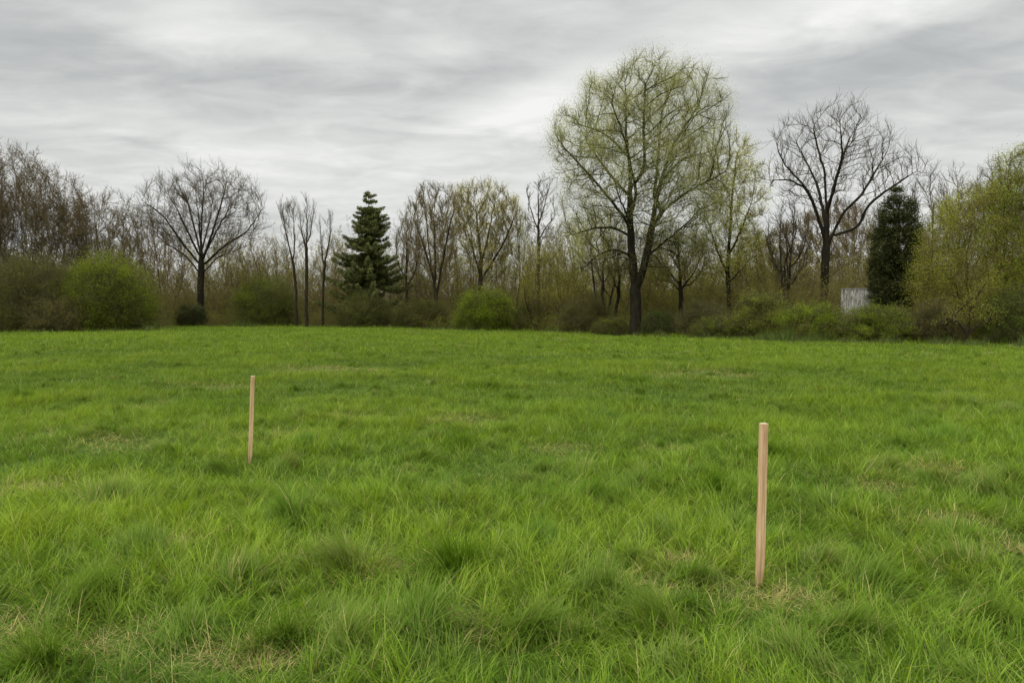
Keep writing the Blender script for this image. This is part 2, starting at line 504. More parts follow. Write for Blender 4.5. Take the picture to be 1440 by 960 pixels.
# pale dry patches and thick tufts that the photo shows, by where they are seen
DRY = [(560, 800, .22), (1068, 838, .3), (1105, 848, .24), (325, 930, .22), (155, 912, .2), (20, 890, .22), (245, 768, .13), (1278, 664, .3), (1310, 668, .38),
       (1345, 745, .2), (1430, 778, .14), (370, 940, .14), (640, 885, .2), (910, 828, .22), (1330, 735, .24), (515, 590, .55), (200, 575, .4), (650, 590, .5), (385, 612, .4),
       (95, 610, .4), (990, 527, 1.0), (790, 632, .3), (940, 632, .3), (310, 545, .6), (468, 520, 1.2), (950, 790, .13), (1240, 690, .25), (30, 690, .4), (165, 625, .4)]
DRYP = [(ground_at(u, v), r) for u, v, r in DRY]
TUFT = [(640, 805, .30, .36, 1), (410, 735, .32, .3, 1), (590, 895, .32, .3, .4), (490, 800, .34, .28, -.6), (850, 845, .30, .27, .3), (330, 830, .26, .25, 0), (110, 850, .4, .24, .2),
        (1000, 690, .3, .24, 1), (1160, 720, .3, .2, .5), (650, 628, .4, .22, 1), (830, 705, .4, .24, .6), (930, 885, .3, .27, 0), (400, 905, .25, .24, .2), (1220, 830, .3, .24, .5),
        (1395, 700, .35, .28, -.2), (30, 560, .6, .25, 1), (430, 630, .45, .22, 1), (740, 900, .28, .26, .2), (1330, 620, .5, .22, .6), (150, 710, .35, .26, -.3), (310, 665, .4, .2, .4),
        (760, 770, .35, .22, .8), (560, 690, .4, .2, .5), (1180, 900, .3, .24, .3), (1380, 880, .3, .24, .2), (200, 780, .3, .22, .4), (940, 760, .25, .2, .3), (60, 940, .25, .25, .3), (850, 590, .5, .2, .8),
        (1290, 600, .5, .22, .7), (480, 920, .25, .25, -.3), (1120, 940, .25, .22, 0), (265, 905, .22, .2, .4), (905, 540, .8, .22, 1), (690, 545, .7, .2, .8), (200, 545, .7, .2, .8), (1080, 640, .4, .2, .9)]
TUFTP = [(ground_at(u, v), r, h, g) for u, v, r, h, g in TUFT]

def grass():
    rng = np.random.default_rng(77)
    acc = Acc()
    bands = [(2.3, 7.5, 3900, 3, 0.0056, 0.0), (7.5, 15, 2300, 3, 0.0063, 0.0), (15, 29, 780, 2, 0.0092, 0.0), (29, 80, 190, 2, 0.019, 0.0)]
    for a, b, den, seg, W0, _ in bands:
        dens_max = den
        half_b = 0.75 * b + 1.6
        n = int((b - a) * 2 * half_b * den)
        y = rng.uniform(a, b, n); x = rng.uniform(-half_b, half_b, n)
        ok = (np.abs(x) < 0.75 * y + 1.6)
        u = np.clip(U(x, y), -400, 1800); de = edge_d(u)
        ok &= y < de + 0.8 + 1.2 * rng.random(n)
        if b > 40: ok &= rng.random(n) < np.clip((38 / y) ** 1.1, 0.25, 1)
        x, y, u, de = x[ok], y[ok], u[ok], de[ok]; n = len(x)
        z = gz(x, y) - 0.01
        big = fbm(x * 0.35, y * 0.35, 2); mid = fbm(x * 1.4, y * 1.4, 3); fine = vnoise(x * 6, y * 6, 5)
        hum = np.clip(hummock(x, y) / 0.1, -1, 1)
        dry = np.zeros(n)
        for p, r in DRYP:
            dry = np.maximum(dry, np.exp(-(((x - p[0]) / 1.2) ** 2 + (y - p[1]) ** 2) / (r * r)) )
        dry = dry * (0.55 + 0.6 * vnoise(x * 9, y * 9, 6))
        L = (0.075 + 0.075 * mid + 0.05 * big + 0.035 * hum) * rng.lognormal(0, 0.28, n)
        L = np.clip(L, 0.03, 0.3) * (1 - 0.5 * np.clip(dry, 0, 1)) * (1 + 0.25 * sstep(20, 45, y))
        L = L * (1 + 0.9 * sstep(de - 2.5, de, y))
        az = fbm(x * 0.8, y * 0.8, 6) * 14 + rng.normal(size=n) * 0.9
        cs = 0.075 * (1 + y / 14)
        wx = x + 0.06 * (vnoise(x * 7, y * 7, 1) - .5); wy = y + 0.06 * (vnoise(x * 7, y * 7, 2) - .5)
        ci = (np.floor(wx / 0.085).astype(int) * 7349 + np.floor(wy / 0.11).astype(int) * 9151)
        h1 = _T[1].ravel()[ci & 65535]; h2 = _T[2].ravel()[(ci * 3 + 77) & 65535]; h3 = _T[3].ravel()[(ci * 5 + 13) & 65535]
        az = np.where(rng.random(n) < 0.75, az * 0.35 + h1 * 6.283 + rng.normal(size=n) * 0.35, az)
        L = L * (0.55 + 0.85 * h2) * np.where(h2 < 0.13, 0.5, 1)
        t0 = 0.35 * h3 + np.abs(rng.normal(0.18, 0.18, n)) + 0.45 * np.clip(dry, 0, 1); t1 = rng.uniform(0.3, 1.55, n)
        W = W0 * rng.uniform(0.65, 1.35, n) * (1 if a < 20 else np.sqrt(y / 30))
        face = az + math.pi / 2 + rng.normal(size=n) * 0.7
        # colours
        k = np.clip(0.5 + 1.3 * (big - 0.5) + 0.7 * (mid - 0.5) + 0.15 * hum + 0.35 * (h2 - 0.5) + rng.normal(size=n) * 0.2, 0, 1)[:, None]  # hum term puts hummock shading into the tint: hollows deeper, crowns yellower
        c = np.where(k < 0.5, G_DEEP * (1 - 2 * k) + G_MID * 2 * k, G_MID * (2 - 2 * k) + G_YEL * (2 * k - 1))
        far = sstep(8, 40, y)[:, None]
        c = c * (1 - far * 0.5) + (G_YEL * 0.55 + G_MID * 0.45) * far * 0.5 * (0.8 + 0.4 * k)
        pale = (rng.random(n) < 0.07 + 0.25 * (h3 > 0.82) + 0.10 * vnoise(x * 2, y * 2, 7))[:, None]
        c = np.where(pale, c * 0.45 + G_PALE * 0.55, c)
        straw = (rng.random(n) < 0.012 + np.clip(dry, 0, 1) * (0.62 if a < 7 else 0.8))
        t0 = np.where(straw & (a < 12), t0 + 0.6 * rng.random(n), t0)
        sc = G_STRAW * rng.uniform(0.45, 1.05, (n, 1)) * (1 - 0.25 * (rng.random((n, 1)) < 0.3))
        c = np.where(straw[:, None], sc, c)
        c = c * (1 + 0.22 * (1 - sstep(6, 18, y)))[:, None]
        v = rng.uniform(0.75, 1.25, (n, 1)) * (0.78 + 0.44 * h2)[:, None]
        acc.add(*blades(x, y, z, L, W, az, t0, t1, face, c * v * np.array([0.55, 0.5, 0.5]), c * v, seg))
    # tufts of longer grass
    tl = list(TUFTP)
    for i in range(380):
        y = 2.6 + 26 * rng.random() ** 0.8; x = rng.uniform(-1, 1) * (0.72 * y + 1.2)
        tl.append((np.array([x, y, 0]), rng.uniform(.09, .3) * (1 + y / 40), rng.uniform(.13, .24), rng.normal() * 0.6 + 0.1))
    for i in range(700):
        y = 28 + 42 * rng.random() ** 0.9; x = rng.uniform(-1, 1) * (0.72 * y + 1.2)
        if y > edge_d(np.clip(U(x, y), -400, 1800)) - 1: continue
        tl.append((np.array([x, y, 0]), rng.uniform(.25, .9), rng.uniform(.12, .25), rng.normal() * 0.7 + 0.1))
    for ti, (p, r, h, g) in enumerate(tl):
        y0 = p[1]
        if ti < len(TUFTP): h = h * 1.15
        n = int((620 if y0 < 8 else 450 if y0 < 15 else 260 if y0 < 28 else 90) * min(2.0, (r / 0.28)) ** 1.4) + 30
        a = rng.random(n) * 6.283; rr = np.abs(rng.normal(0, 0.55, n)) * r
        ea = rng.random() * 3.14; ex_ = rng.uniform(1, 1.6)
        rx_, ry_ = np.cos(a) * rr * ex_, np.sin(a) * rr / ex_
        x = p[0] + rx_ * math.cos(ea) - ry_ * math.sin(ea); y = p[1] + rx_ * math.sin(ea) + ry_ * math.cos(ea)
        z = gz(x, y) - 0.01
        L = h * rng.uniform(0.5, 1.35, n) * (1 - 0.35 * np.clip(rr / r, 0, 1.5))
        q = np.clip(rr / r, 0, 1.4)
        la = rng.random() * 6.283; lm = rng.uniform(0.15, 0.8)
        az = np.arctan2(np.sin(a) * q + math.sin(la) * lm, np.cos(a) * q + math.cos(la) * lm) + rng.normal(size=n) * 0.6
        t0 = 0.08 + 0.45 * q + np.abs(rng.normal(0, 0.3, n)); t1 = rng.uniform(0.1, 1.45, n)
        W = (0.0064 if y0 < 8 else 0.008 if y0 < 15 else 0.012 if y0 < 28 else 0.03) * rng.uniform(0.6, 1.3, n)
        face = az + math.pi / 2 + rng.normal(size=n) * 0.6
        gg = np.clip(0.62 - 0.26 * g + rng.normal(size=n) * 0.22, 0, 1)[:, None]
        c = np.where(gg < 0.5, G_DEEP * (1 - 2 * gg) + G_MID * 2 * gg, G_MID * (2 - 2 * gg) + G_PALE * 0.75 * (2 * gg - 1))
        if g > 0.5 and ti < len(TUFTP): c = c * np.array([1.0, 1.04, 0.8])
        s = (rng.random(n) < (0.02 if g > 0 else 0.05))[:, None]
        c = np.where(s, G_STRAW * rng.uniform(0.5, 1, (n, 1)), c)
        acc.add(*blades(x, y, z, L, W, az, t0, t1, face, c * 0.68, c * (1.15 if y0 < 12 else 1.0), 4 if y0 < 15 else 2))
    # single long pale stalks and lying straws
    n = 4200
    y = 2.6 + 15 * rng.random(n) ** 1.2; x = rng.uniform(-1, 1, n) * (0.72 * y + 1.2)
    z = gz(x, y) + 0.015
    az = rng.random(n) * 6.283
    c = G_STRAW * rng.uniform(0.6, 1.15, (n, 1)) + np.array([0, 0.03, 0])
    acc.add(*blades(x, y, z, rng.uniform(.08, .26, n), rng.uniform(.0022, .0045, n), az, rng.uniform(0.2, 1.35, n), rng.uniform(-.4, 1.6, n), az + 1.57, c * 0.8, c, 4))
    # straw lying in the dry spots
    for p, r in DRYP:
        n = int(230 if p[1] < 12 else 70)
        x = p[0] + rng.normal(size=n) * r * 0.75; y = p[1] + rng.normal(size=n) * r * 0.5; z = gz(x, y) + 0.02
        az = rng.random(n) * 6.283
        c = G_STRAW * rng.uniform(0.35, 1.05, (n, 1))
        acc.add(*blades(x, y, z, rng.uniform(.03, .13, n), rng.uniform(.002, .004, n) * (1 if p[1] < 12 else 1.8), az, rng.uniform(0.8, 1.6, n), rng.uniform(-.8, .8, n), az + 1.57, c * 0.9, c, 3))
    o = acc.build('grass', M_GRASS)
    tag(o, kind='stuff')
grass()

# ------------------------------------------------------------------ stakes
def wood_mat():
    m, n, l = new_mat('sawn_wood')
    out = n.new('ShaderNodeOutputMaterial'); b = n.new('ShaderNodeBsdfPrincipled'); b.inputs['Roughness'].default_value = 0.75
    b.inputs['Specular IOR Level'].default_value = 0.25
    tc = n.new('ShaderNodeTexCoord'); mp = n.new('ShaderNodeMapping'); mp.inputs['Scale'].default_value = (1, 1, 0.045)
    n1 = n.new('ShaderNodeTexNoise'); n1.inputs['Scale'].default_value = 90; n1.inputs['Detail'].default_value = 6
    n2 = n.new('ShaderNodeTexNoise'); n2.inputs['Scale'].default_value = 7; n2.inputs['Detail'].default_value = 3
    cr = n.new('ShaderNodeValToRGB')
    cr.color_ramp.elements[0].position = 0.32; cr.color_ramp.elements[0].color = (0.53, 0.315, 0.165, 1)
    cr.color_ramp.elements[1].position = 0.68; cr.color_ramp.elements[1].color = (0.88, 0.62, 0.385, 1)
    mx = n.new('ShaderNodeMix'); mx.data_type = 'RGBA'; mx.blend_type = 'MULTIPLY'; mx.inputs[0].default_value = 0.35
    c2 = n.new('ShaderNodeValToRGB'); c2.color_ramp.elements[0].position = 0.35; c2.color_ramp.elements[0].color = (0.62, 0.55, 0.5, 1)
    c2.color_ramp.elements[1].position = 0.65; c2.color_ramp.elements[1].color = (1, 1, 1, 1)
    bp = n.new('ShaderNodeBump'); bp.inputs['Strength'].default_value = 0.25; bp.inputs['Distance'].default_value = 0.002
    l.new(tc.outputs['Object'], mp.inputs['Vector']); l.new(mp.outputs[0], n1.inputs['Vector']); l.new(tc.outputs['Object'], n2.inputs['Vector'])
    l.new(n1.outputs['Fac'], cr.inputs['Fac']); l.new(n2.outputs['Fac'], c2.inputs['Fac'])
    l.new(cr.outputs['Color'], mx.inputs[6]); l.new(c2.outputs['Color'], mx.inputs[7])
    sx = n.new('ShaderNodeSeparateXYZ'); l.new(tc.outputs['Object'], sx.inputs[0])
    mr = n.new('ShaderNodeMapRange'); mr.inputs['From Min'].default_value = 0.02; mr.inputs['From Max'].default_value = 0.2
    mr.inputs['To Min'].default_value = 0.65; mr.inputs['To Max'].default_value = 0.0
    l.new(sx.outputs[2], mr.inputs['Value'])
    dm = n.new('ShaderNodeMath'); dm.operation = 'MULTIPLY'; l.new(mr.outputs[0], dm.inputs[0]); l.new(n2.outputs['Fac'], dm.inputs[1])
    dirt = n.new('ShaderNodeMix'); dirt.data_type = 'RGBA'; dirt.inputs[7].default_value = (0.12, 0.09, 0.05, 1)
    l.new(dm.outputs[0], dirt.inputs[0]); l.new(mx.outputs[2], dirt.inputs[6])
    ck = n.new('ShaderNodeTexNoise'); ck.inputs['Scale'].default_value = 38; ck.inputs['Detail'].default_value = 2; l.new(mp.outputs[0], ck.inputs['Vector'])
    ckr = n.new('ShaderNodeValToRGB'); ckr.color_ramp.elements[0].position = 0.30; ckr.color_ramp.elements[0].color = (0.35, 0.3, 0.25, 1)
    ckr.color_ramp.elements[1].position = 0.36; ckr.color_ramp.elements[1].color = (1, 1, 1, 1); l.new(ck.outputs['Fac'], ckr.inputs['Fac'])
    fin = n.new('ShaderNodeMix'); fin.data_type = 'RGBA'; fin.blend_type = 'MULTIPLY'; fin.inputs[0].default_value = 0.8
    l.new(dirt.outputs[2], fin.inputs[6]); l.new(ckr.outputs['Color'], fin.inputs[7])
    l.new(fin.outputs[2], b.inputs['Base Color']); l.new(n1.outputs['Fac'], bp.inputs['Height']); l.new(bp.outputs[0], b.inputs['Normal'])
    l.new(b.outputs[0], out.inputs['Surface'])
    m2, n, l = new_mat('end_grain')
    out = n.new('ShaderNodeOutputMaterial'); b = n.new('ShaderNodeBsdfPrincipled'); b.inputs['Roughness'].default_value = 0.8
    nz = n.new('ShaderNodeTexNoise'); nz.inputs['Scale'].default_value = 200
    cr = n.new('ShaderNodeValToRGB'); cr.color_ramp.elements[0].color = (0.66, 0.52, 0.38, 1); cr.color_ramp.elements[1].color = (0.8, 0.7, 0.55, 1)
    l.new(nz.outputs['Fac'], cr.inputs['Fac']); l.new(cr.outputs['Color'], b.inputs['Base Color']); l.new(b.outputs[0], out.inputs['Surface'])
    return m, m2
M_WOOD, M_END = wood_mat()
def stake(label, ub, vb, ut, vt, w, rot, seed):
    import bmesh
    rng = np.random.default_rng(seed)
    p = ground_at(ub, vb); q = P(ut, vt, p[1] - 0.01)
    d = q - p; L = float(np.linalg.norm(d))
    bm = bmesh.new()
    h = w / 2
    lv = [(-0.30, 0.1), (-0.02, 0.62), (0.10, 0.97), (0.3, 1.0), (0.55, 1.01), (0.8, 1.0), (L - 0.004, 1.0), (L, 0.93)]
    rings = []
    for zz, s in lv:
        j = rng.normal(size=(4, 2)) * 0.0006
        # the point is cut from one side, as seen at the foot
        sx0, sx1 = -h, h
        if zz < 0.12: sx1 = -h + 2 * h * max(s, 0.15)
        sy = h * (1 if zz > 0 else max(s, 0.3))
        if zz >= L: sx0, sx1, sy = -h * s, h * s, h * s
        rings.append([bm.verts.new((x_ + j[k][0], y_ + j[k][1], zz)) for k, (x_, y_) in enumerate([(sx0, -sy), (sx1, -sy), (sx1, sy), (sx0, sy)])])
    for a, b in zip(rings[:-1], rings[1:]):
        for k in range(4): bm.faces.new((a[k], a[(k + 1) % 4], b[(k + 1) % 4], b[k]))
    t = bm.faces.new(rings[-1]); t.material_index = 1
    bm.faces.new(rings[0][::-1])
    vert = [e for e in bm.edges if abs(e.verts[0].co.z - e.verts[1].co.z) > 0.05]
    bmesh.ops.bevel(bm, geom=vert, offset=0.0022, segments=2, affect='EDGES', profile=0.5)
    me = bpy.data.meshes.new('wooden_stake'); bm.to_mesh(me); bm.free()
    me.materials.append(M_WOOD); me.materials.append(M_END)
    o = bpy.data.objects.new('wooden_stake', me); C.objects.link(o)
    o.location = p
    from mathutils import Vector
    o.rotation_mode = 'QUATERNION'
    from mathutils import Quaternion
    o.rotation_quaternion = Vector((0, 0, 1)).rotation_difference(Vector(d)) @ Quaternion((0, 0, 1), rot)
    tag(o, label, 'stake', 'wooden stakes driven into the meadow')
stake('larger nearer square wooden stake with dry straw at its foot', 1068, 824, 1074, 595, 0.041, math.radians(9), 3)
stake('smaller farther wooden stake standing in plain green grass', 351.5, 653, 355.5, 528.5, 0.042, math.radians(14), 4)

# ------------------------------------------------------------------ trees
OLIVE = ((0.20, 0.20, 0.035), (0.10, 0.10, 0.022)); PALEG = ((0.30, 0.31, 0.08), (0.17, 0.18, 0.045)); BRNL = ((0.11, 0.095, 0.032), (0.07, 0.056, 0.02))
GREEN = ((0.122, 0.146, 0.012), (0.05, 0.056, 0.008)); BRIGHT = ((0.145, 0.185, 0.013), (0.066, 0.084, 0.009)); DULL = ((0.088, 0.098, 0.022), (0.042, 0.043, 0.013))

# the big budding tree
tree('budding_tree', 'tallest tree, wide crown of pale young leaves on a dark forked trunk', 894, 60,
     [(86, 875, 930), (100, 840, 978), (122, 822, 1008), (155, 808, 1028), (183, 770, 1030), (212, 768, 1030), (250, 784, 1030), (300, 796, 1018), (345, 806, 985), (385, 815, 975)],
     [[(894, 473), (894, 430), (893, 397), (888, 350), (886, 300), (886, 237), (880, 190), (881, 135)],
      [(895, 405), (904, 382, -.4), (914, 336, -.8), (922, 284, -1), (932, 247, -1), (946, 205, -.6), (978, 155, 0)],
      [(889, 330), (880, 308, -.6), (838, 256, -1), (795, 209, -1.2)],
      [(889, 280), (872, 262, 1), (850, 236, 2), (825, 200, 2.6)],
      [(887, 225), (870, 205, -1), (846, 185, -1.6), (815, 175, -1.8)],
      [(914, 322, .9), (936, 292, 0), (966, 270, -.8), (1020, 242, -1.4)],
      [(925, 262, 1.2), (955, 226, 2), (1008, 210, 3)],
      [(909, 362, .6), (935, 340, 0), (973, 308, -.5)],
      [(890, 362), (868, 350, -.5), (846, 354, -.8), (814, 384, -1)],
      [(889, 335), (866, 320, .8), (842, 319, 1.4), (804, 330, 2)],
      [(890, 262), (907, 237, -1.2), (905, 172, -2), (908, 120, -2)],
      [(889, 300), (895, 270, -2), (880, 200, -4), (860, 145, -4.5)],
      [(919, 284, 1.2), (925, 230, 3), (930, 160, 4), (945, 125, 4.5)],
      [(912, 330, .8), (930, 300, 3.5), (950, 260, 5)], [(889, 320), (880, 300, -3), (868, 270, -5)]],
     seed=21, n_attr=2200, D=0.42, dk=0.65, shell=0.5, rroot=0.44, rmin=0.008, thr=0.022, ex=0.50, twigs=3, twig_len=0.9, twig_up=0.25, up=0.08, fan=0.5, sub=1,
     leaves=230000, leaf_size=0.060, leafzone=lambda p, H: (p[:, 2] > 0.62 * H) | ((p[:, 2] > 0.28 * H) & (np.hypot(p[:, 0], p[:, 1]) > 0.19 * H)), leaf_cols=((0.58, 0.59, 0.23), (0.41, 0.43, 0.155)), leaf_spread=0.38, leaf_gain=1.0, bark=M_BARK_DARK, twigm=M_TWIG_OLIVE)
# the bare tree on the right
tree('bare_tree', 'tall leafless tree with open crown behind the shed and dark conifer', 1158, 64,
     [(156, 1130, 1222), (172, 1110, 1235), (200, 1090, 1258), (230, 1080, 1290), (262, 1076, 1292), (300, 1112, 1236)],
     [[(1158, 440), (1158, 425), (1161, 357), (1163, 298), (1159, 239), (1147, 199), (1143, 168)],
      [(1160, 338), (1147, 294, -.5), (1135, 266, -.8), (1099, 227, -1), (1091, 199, -1)],
      [(1135, 266, -.8), (1110, 252, 0), (1076, 254, .6)],
      [(1163, 298), (1178, 243, .8), (1194, 195, 1.4), (1214, 168, 1.6)],
      [(1161, 350), (1186, 298, -1), (1210, 277, -1.3), (1240, 225, -1.6)],
      [(1168, 332, -.4), (1205, 322, -.5), (1222, 286, -.8), (1250, 266, -1), (1289, 240, -1.2)],
      [(1160, 395), (1172, 385, -.4), (1190, 372, -.8)], [(1162, 320), (1150, 260, 2), (1120, 200, 3.5)], [(1163, 300), (1185, 220, -3), (1180, 165, -4)]],
     seed=8, n_attr=620, D=0.42, dk=0.75, shell=0.5, rroot=0.34, rmin=0.0065, thr=0.04, ex=0.55, twigs=2, twig_len=1.15, twig_up=0.35, up=0.16, fan=0.6, sub=1, maxtips=2, tspread=0.45,
     bark=M_BARK_DARK, twigm=M_TWIG_DARK)
# the round bare tree on the left
tree('bare_tree', 'round leafless tree with fine fan of branches between low thicket and three thin trees', 283, 78,
     [(244, 262, 314), (258, 232, 345), (280, 202, 366), (310, 195, 372), (340, 212, 362), (368, 250, 330)],
     [[(283, 455), (282, 420), (283, 367), (283, 313), (287, 263), (283, 240)],
      [(281, 372), (253, 337, -.5), (230, 303, -1), (200, 282, -1)], [(283, 360), (273, 320, .8), (263, 280, 1.6), (243, 247, 2)],
      [(284, 368), (300, 323, -.8), (313, 280, -1.5), (320, 250, -2)], [(285, 374), (318, 343, .6), (347, 327, 1), (370, 292, 1)],
      [(283, 350), (280, 310, -3), (275, 270, -4)], [(283, 355), (295, 310, 3), (300, 270, 4.5)], [(282, 385), (262, 360, 1.5), (238, 345, 2.5), (218, 330, 3)], [(284, 385), (306, 362, -2), (330, 352, -3), (350, 345, -3.5)],
      [(282, 362), (262, 322, -2.5), (245, 285, -3.5), (228, 262, -4)], [(285, 362), (308, 318, 2.5), (328, 285, 3.5), (342, 262, 4)]],
     seed=9, n_attr=1150, D=0.45, dk=0.7, shell=0.5, rroot=0.34, rmin=0.006, thr=0.05, ex=0.54, twigs=2, twig_len=1.2, twig_up=0.25, up=0.08, fan=0.75, sub=2, maxtips=2, tspread=0.45,
     bark=M_BARK_DARK, twigm=M_TWIG_GREY)

def bare(label, u, d, top, wid, seed, low=0.35, name='bare_tree', **k):
    """slender tree of the wood: outline from its top, width and the height where the crown starts"""
    vb = 449 + 10
    vl = vb - (vb - top) * low
    m = (top + vl) / 2
    rows = [(top, u - wid * 0.12, u + wid * 0.12), (top + (vl - top) * 0.2, u - wid * 0.34, u + wid * 0.34), (m, u - wid * 0.5, u + wid * 0.5), (vl, u - wid * 0.3, u + wid * 0.3)]
    if 'rows' in k: rows = k.pop('rows')
    o = dict(n_attr=480, D=0.5, dk=0.8, rroot=0.15, rmin=0.0085, thr=0.05, twigs=3, twig_len=1.2, twig_up=0.35, up=0.14, fan=0.6, sub=2, tspread=.65, twigm=M_TWIG_BROWN, bark=M_BARK_GREY, fork=low * 0.9)
    o.update(k)
    return tree(name, label, u, d, rows, seed=seed, **o)
# left group
bare('tallest brown leafless tree at the left edge of the photo', 8, 64, 208, 150, 31, 0.2, n_attr=1500, stems=5, twig_up=0.3, rroot=0.16, leaves=5000, leaf_size=.07, leaf_cols=BRNL, sub=3, tspread=.8, up=.1, fan=.8)
bare('brown leafless tree cut by the left edge, behind the olive bush', -62, 62, 222, 150, 32, 0.2, n_attr=1000, stems=4, twig_up=0.3, sub=3, tspread=.8, up=.1, fan=.8)
bare('brown many stemmed leafless tree rising over the olive bush at left', 62, 68, 244, 130, 33, 0.2, n_attr=1300, stems=5, twig_up=0.3, sub=3, tspread=.8, up=.1, fan=.8, leaves=4000, leaf_size=.07, leaf_cols=BRNL, rroot=.13)
bare('lower brown leafless tree directly behind the large green rounded bush', 108, 66, 276, 120, 34, 0.22, n_attr=1000, stems=4, twig_up=0.3, lean=0.1, sub=3, tspread=.75, up=.1, fan=.8, rroot=.12)
bare('leafless tree leaning right above the large green rounded bush', 152, 70, 278, 110, 35, 0.22, n_attr=900, stems=3, twig_up=0.3, lean=0.25, sub=3, tspread=.7, up=.1, fan=.8, rroot=.13)
bare('thin leafless tree just left of the round bare tree', 206, 84, 298, 75, 36, 0.3, stems=3, n_attr=600, tspread=.7, twig_up=.3, fan=.7, up=.1)
bare('small leafless tree in the low thicket right of the large green bush', 238, 88, 322, 60, 37, 0.3, stems=3, tspread=.7, twig_up=.3, fan=.7, up=.1)
bare('small budding tree just right of the round bare tree', 345, 90, 345, 60, 38, 0.2, name='budding_tree', stems=3, leaves=1500, leaf_cols=PALEG, leaf_size=.1)
bare('short budding tree behind the bush left of the three thin trees', 385, 92, 340, 60, 39, 0.2, name='budding_tree', stems=3, leaves=2200, leaf_cols=PALEG, leaf_size=.1)
# three thin trees
tree('bare_tree', 'leftmost of the three thin leafless trees, forked in two stems', 418, 74,
     [(288, 392, 404), (300, 390, 422), (340, 395, 425), (380, 402, 424)],
     [[(428, 455), (416, 410), (413, 370), (402, 330), (396, 295)], [(413, 365), (414, 330), (413, 292)], [(408, 350), (400, 318), (393, 300)]], seed=40, n_attr=170, D=0.5, dk=0.7, rroot=0.13, rmin=0.007, ex=0.75, sub=3, fan=0.3, 
     thr=0.045, twigs=3, twig_len=1.1, twig_up=0.7, up=0.3, bark=M_BARK_GREY, twigm=M_TWIG_GREY)
tree('bare_tree', 'middle of the three thin leafless trees, straight single trunk', 431, 73,
     [(284, 427, 437), (310, 420, 442), (340, 418, 443), (370, 423, 438)],
     [[(431, 458), (431, 400), (431, 350), (432, 288)], [(431, 352), (424, 325), (421, 300)], [(431, 345), (439, 320), (441, 300)]], seed=41, n_attr=150, D=0.5, dk=0.7, rroot=0.15, rmin=0.007, ex=0.75, sub=3, fan=0.3, 
     thr=0.045, twigs=3, twig_len=1.1, twig_up=0.7, up=0.3, bark=M_BARK_GREY, twigm=M_TWIG_GREY)
tree('bare_tree', 'rightmost of the three thin leafless trees, beside the spruce', 454, 75,
     [(302, 458, 468), (320, 450, 470), (350, 450, 472), (375, 452, 468)],
     [[(454, 458), (454, 410), (457, 370), (464, 335), (464, 308)], [(456, 375), (452, 350), (451, 330)]], seed=42, n_attr=120, D=0.5, dk=0.7, rroot=0.12, rmin=0.007, ex=0.75, sub=3, fan=0.3, 
     thr=0.045, twigs=3, twig_len=1.1, twig_up=0.7, up=0.3, bark=M_BARK_GREY, twigm=M_TWIG_GREY)
# behind the middle
bare('slim leafless tree just right of the spruce', 572, 84, 298, 45, 43, 0.35, stems=1)
tree('bare_tree', 'brown leafless tree with spreading stems between the spruce and budding trees', 614, 76,
     [(268, 585, 640), (290, 572, 655), (330, 568, 652), (370, 578, 645), (400, 600, 635)],
     [[(616, 458), (614, 420), (608, 385), (596, 345), (582, 310)], [(612, 400), (612, 350, .8), (610, 300, 1.2)], [(614, 415), (622, 370, -.6), (632, 320, -1), (640, 290, -1)], [(608, 385), (602, 340, 2), (598, 290, 3)]],
     seed=44, n_attr=800, D=0.45, dk=0.7, rroot=0.2, rmin=0.010, thr=0.045, twigs=3, twig_len=0.9, twig_up=0.6, up=0.2, bark=M_BARK_GREY, leaves=4000, leaf_size=.08, leaf_cols=((0.16, 0.14, 0.05), (0.1, 0.08, 0.035)))
tree('budding_tree', 'broad budding tree behind the bright green bush, yellow tipped branches', 676, 78,
     [(261, 655, 690), (275, 640, 722), (300, 640, 733), (340, 645, 730), (380, 655, 715), (405, 668, 700)],
     [[(675, 456), (675, 410), (677, 370), (672, 320), (668, 285)], [(676, 395), (695, 365, -.5), (712, 335, -1), (725, 300, -1)], [(676, 390), (665, 350, .8), (652, 310, 1.4)], [(677, 370), (688, 325, 1.4), (695, 285, 2)]],
     seed=45, n_attr=1000, D=0.45, dk=0.68, rroot=0.24, rmin=0.010, thr=0.045, twigs=3, twig_len=0.9, twig_up=0.5, up=0.18, bark=M_BARK_GREY, twigm=M_TWIG_BROWN,
     leaves=17000, leaf_size=.085, leaf_cols=((0.34, 0.33, 0.07), (0.2, 0.19, 0.045)))
tree('bare_tree', 'thin tall leafless tree left of the tallest tree', 757, 72,
     [(250, 745, 772), (270, 736, 782), (310, 735, 785), (350, 742, 775)],
     [[(758, 462), (757, 420), (758, 370), (757, 320), (757, 262)], [(757, 340), (768, 318), (780, 305)], [(757, 325), (746, 295), (742, 275)], [(757, 315), (766, 290, 1), (770, 268, 1)]],
     seed=46, n_attr=260, D=0.45, dk=0.7, rroot=0.15, rmin=0.010, thr=0.04, twigs=2, twig_len=0.8, twig_up=0.4, up=0.15, bark=M_BARK_GREY, twigm=M_TWIG_GREY)
bare('small olive budding tree at the foot of the thin tall tree', 768, 70, 345, 60, 47, 0.15, name='budding_tree', stems=3, leaves=12000, leaf_cols=OLIVE, leaf_size=.085, twig_up=0.3)
bare('olive budding tree under the left limbs of the tallest tree', 846, 68, 296, 75, 48, 0.3, name='budding_tree', n_attr=600, stems=2, leaves=15000, leaf_cols=PALEG, leaf_size=.085, twig_up=0.3)
bare('dark leafless tree with twin trunks left of the tallest trunk', 858, 66, 350, 60, 49, 0.4, stems=2, rroot=0.2, bark=M_BARK_DARK)
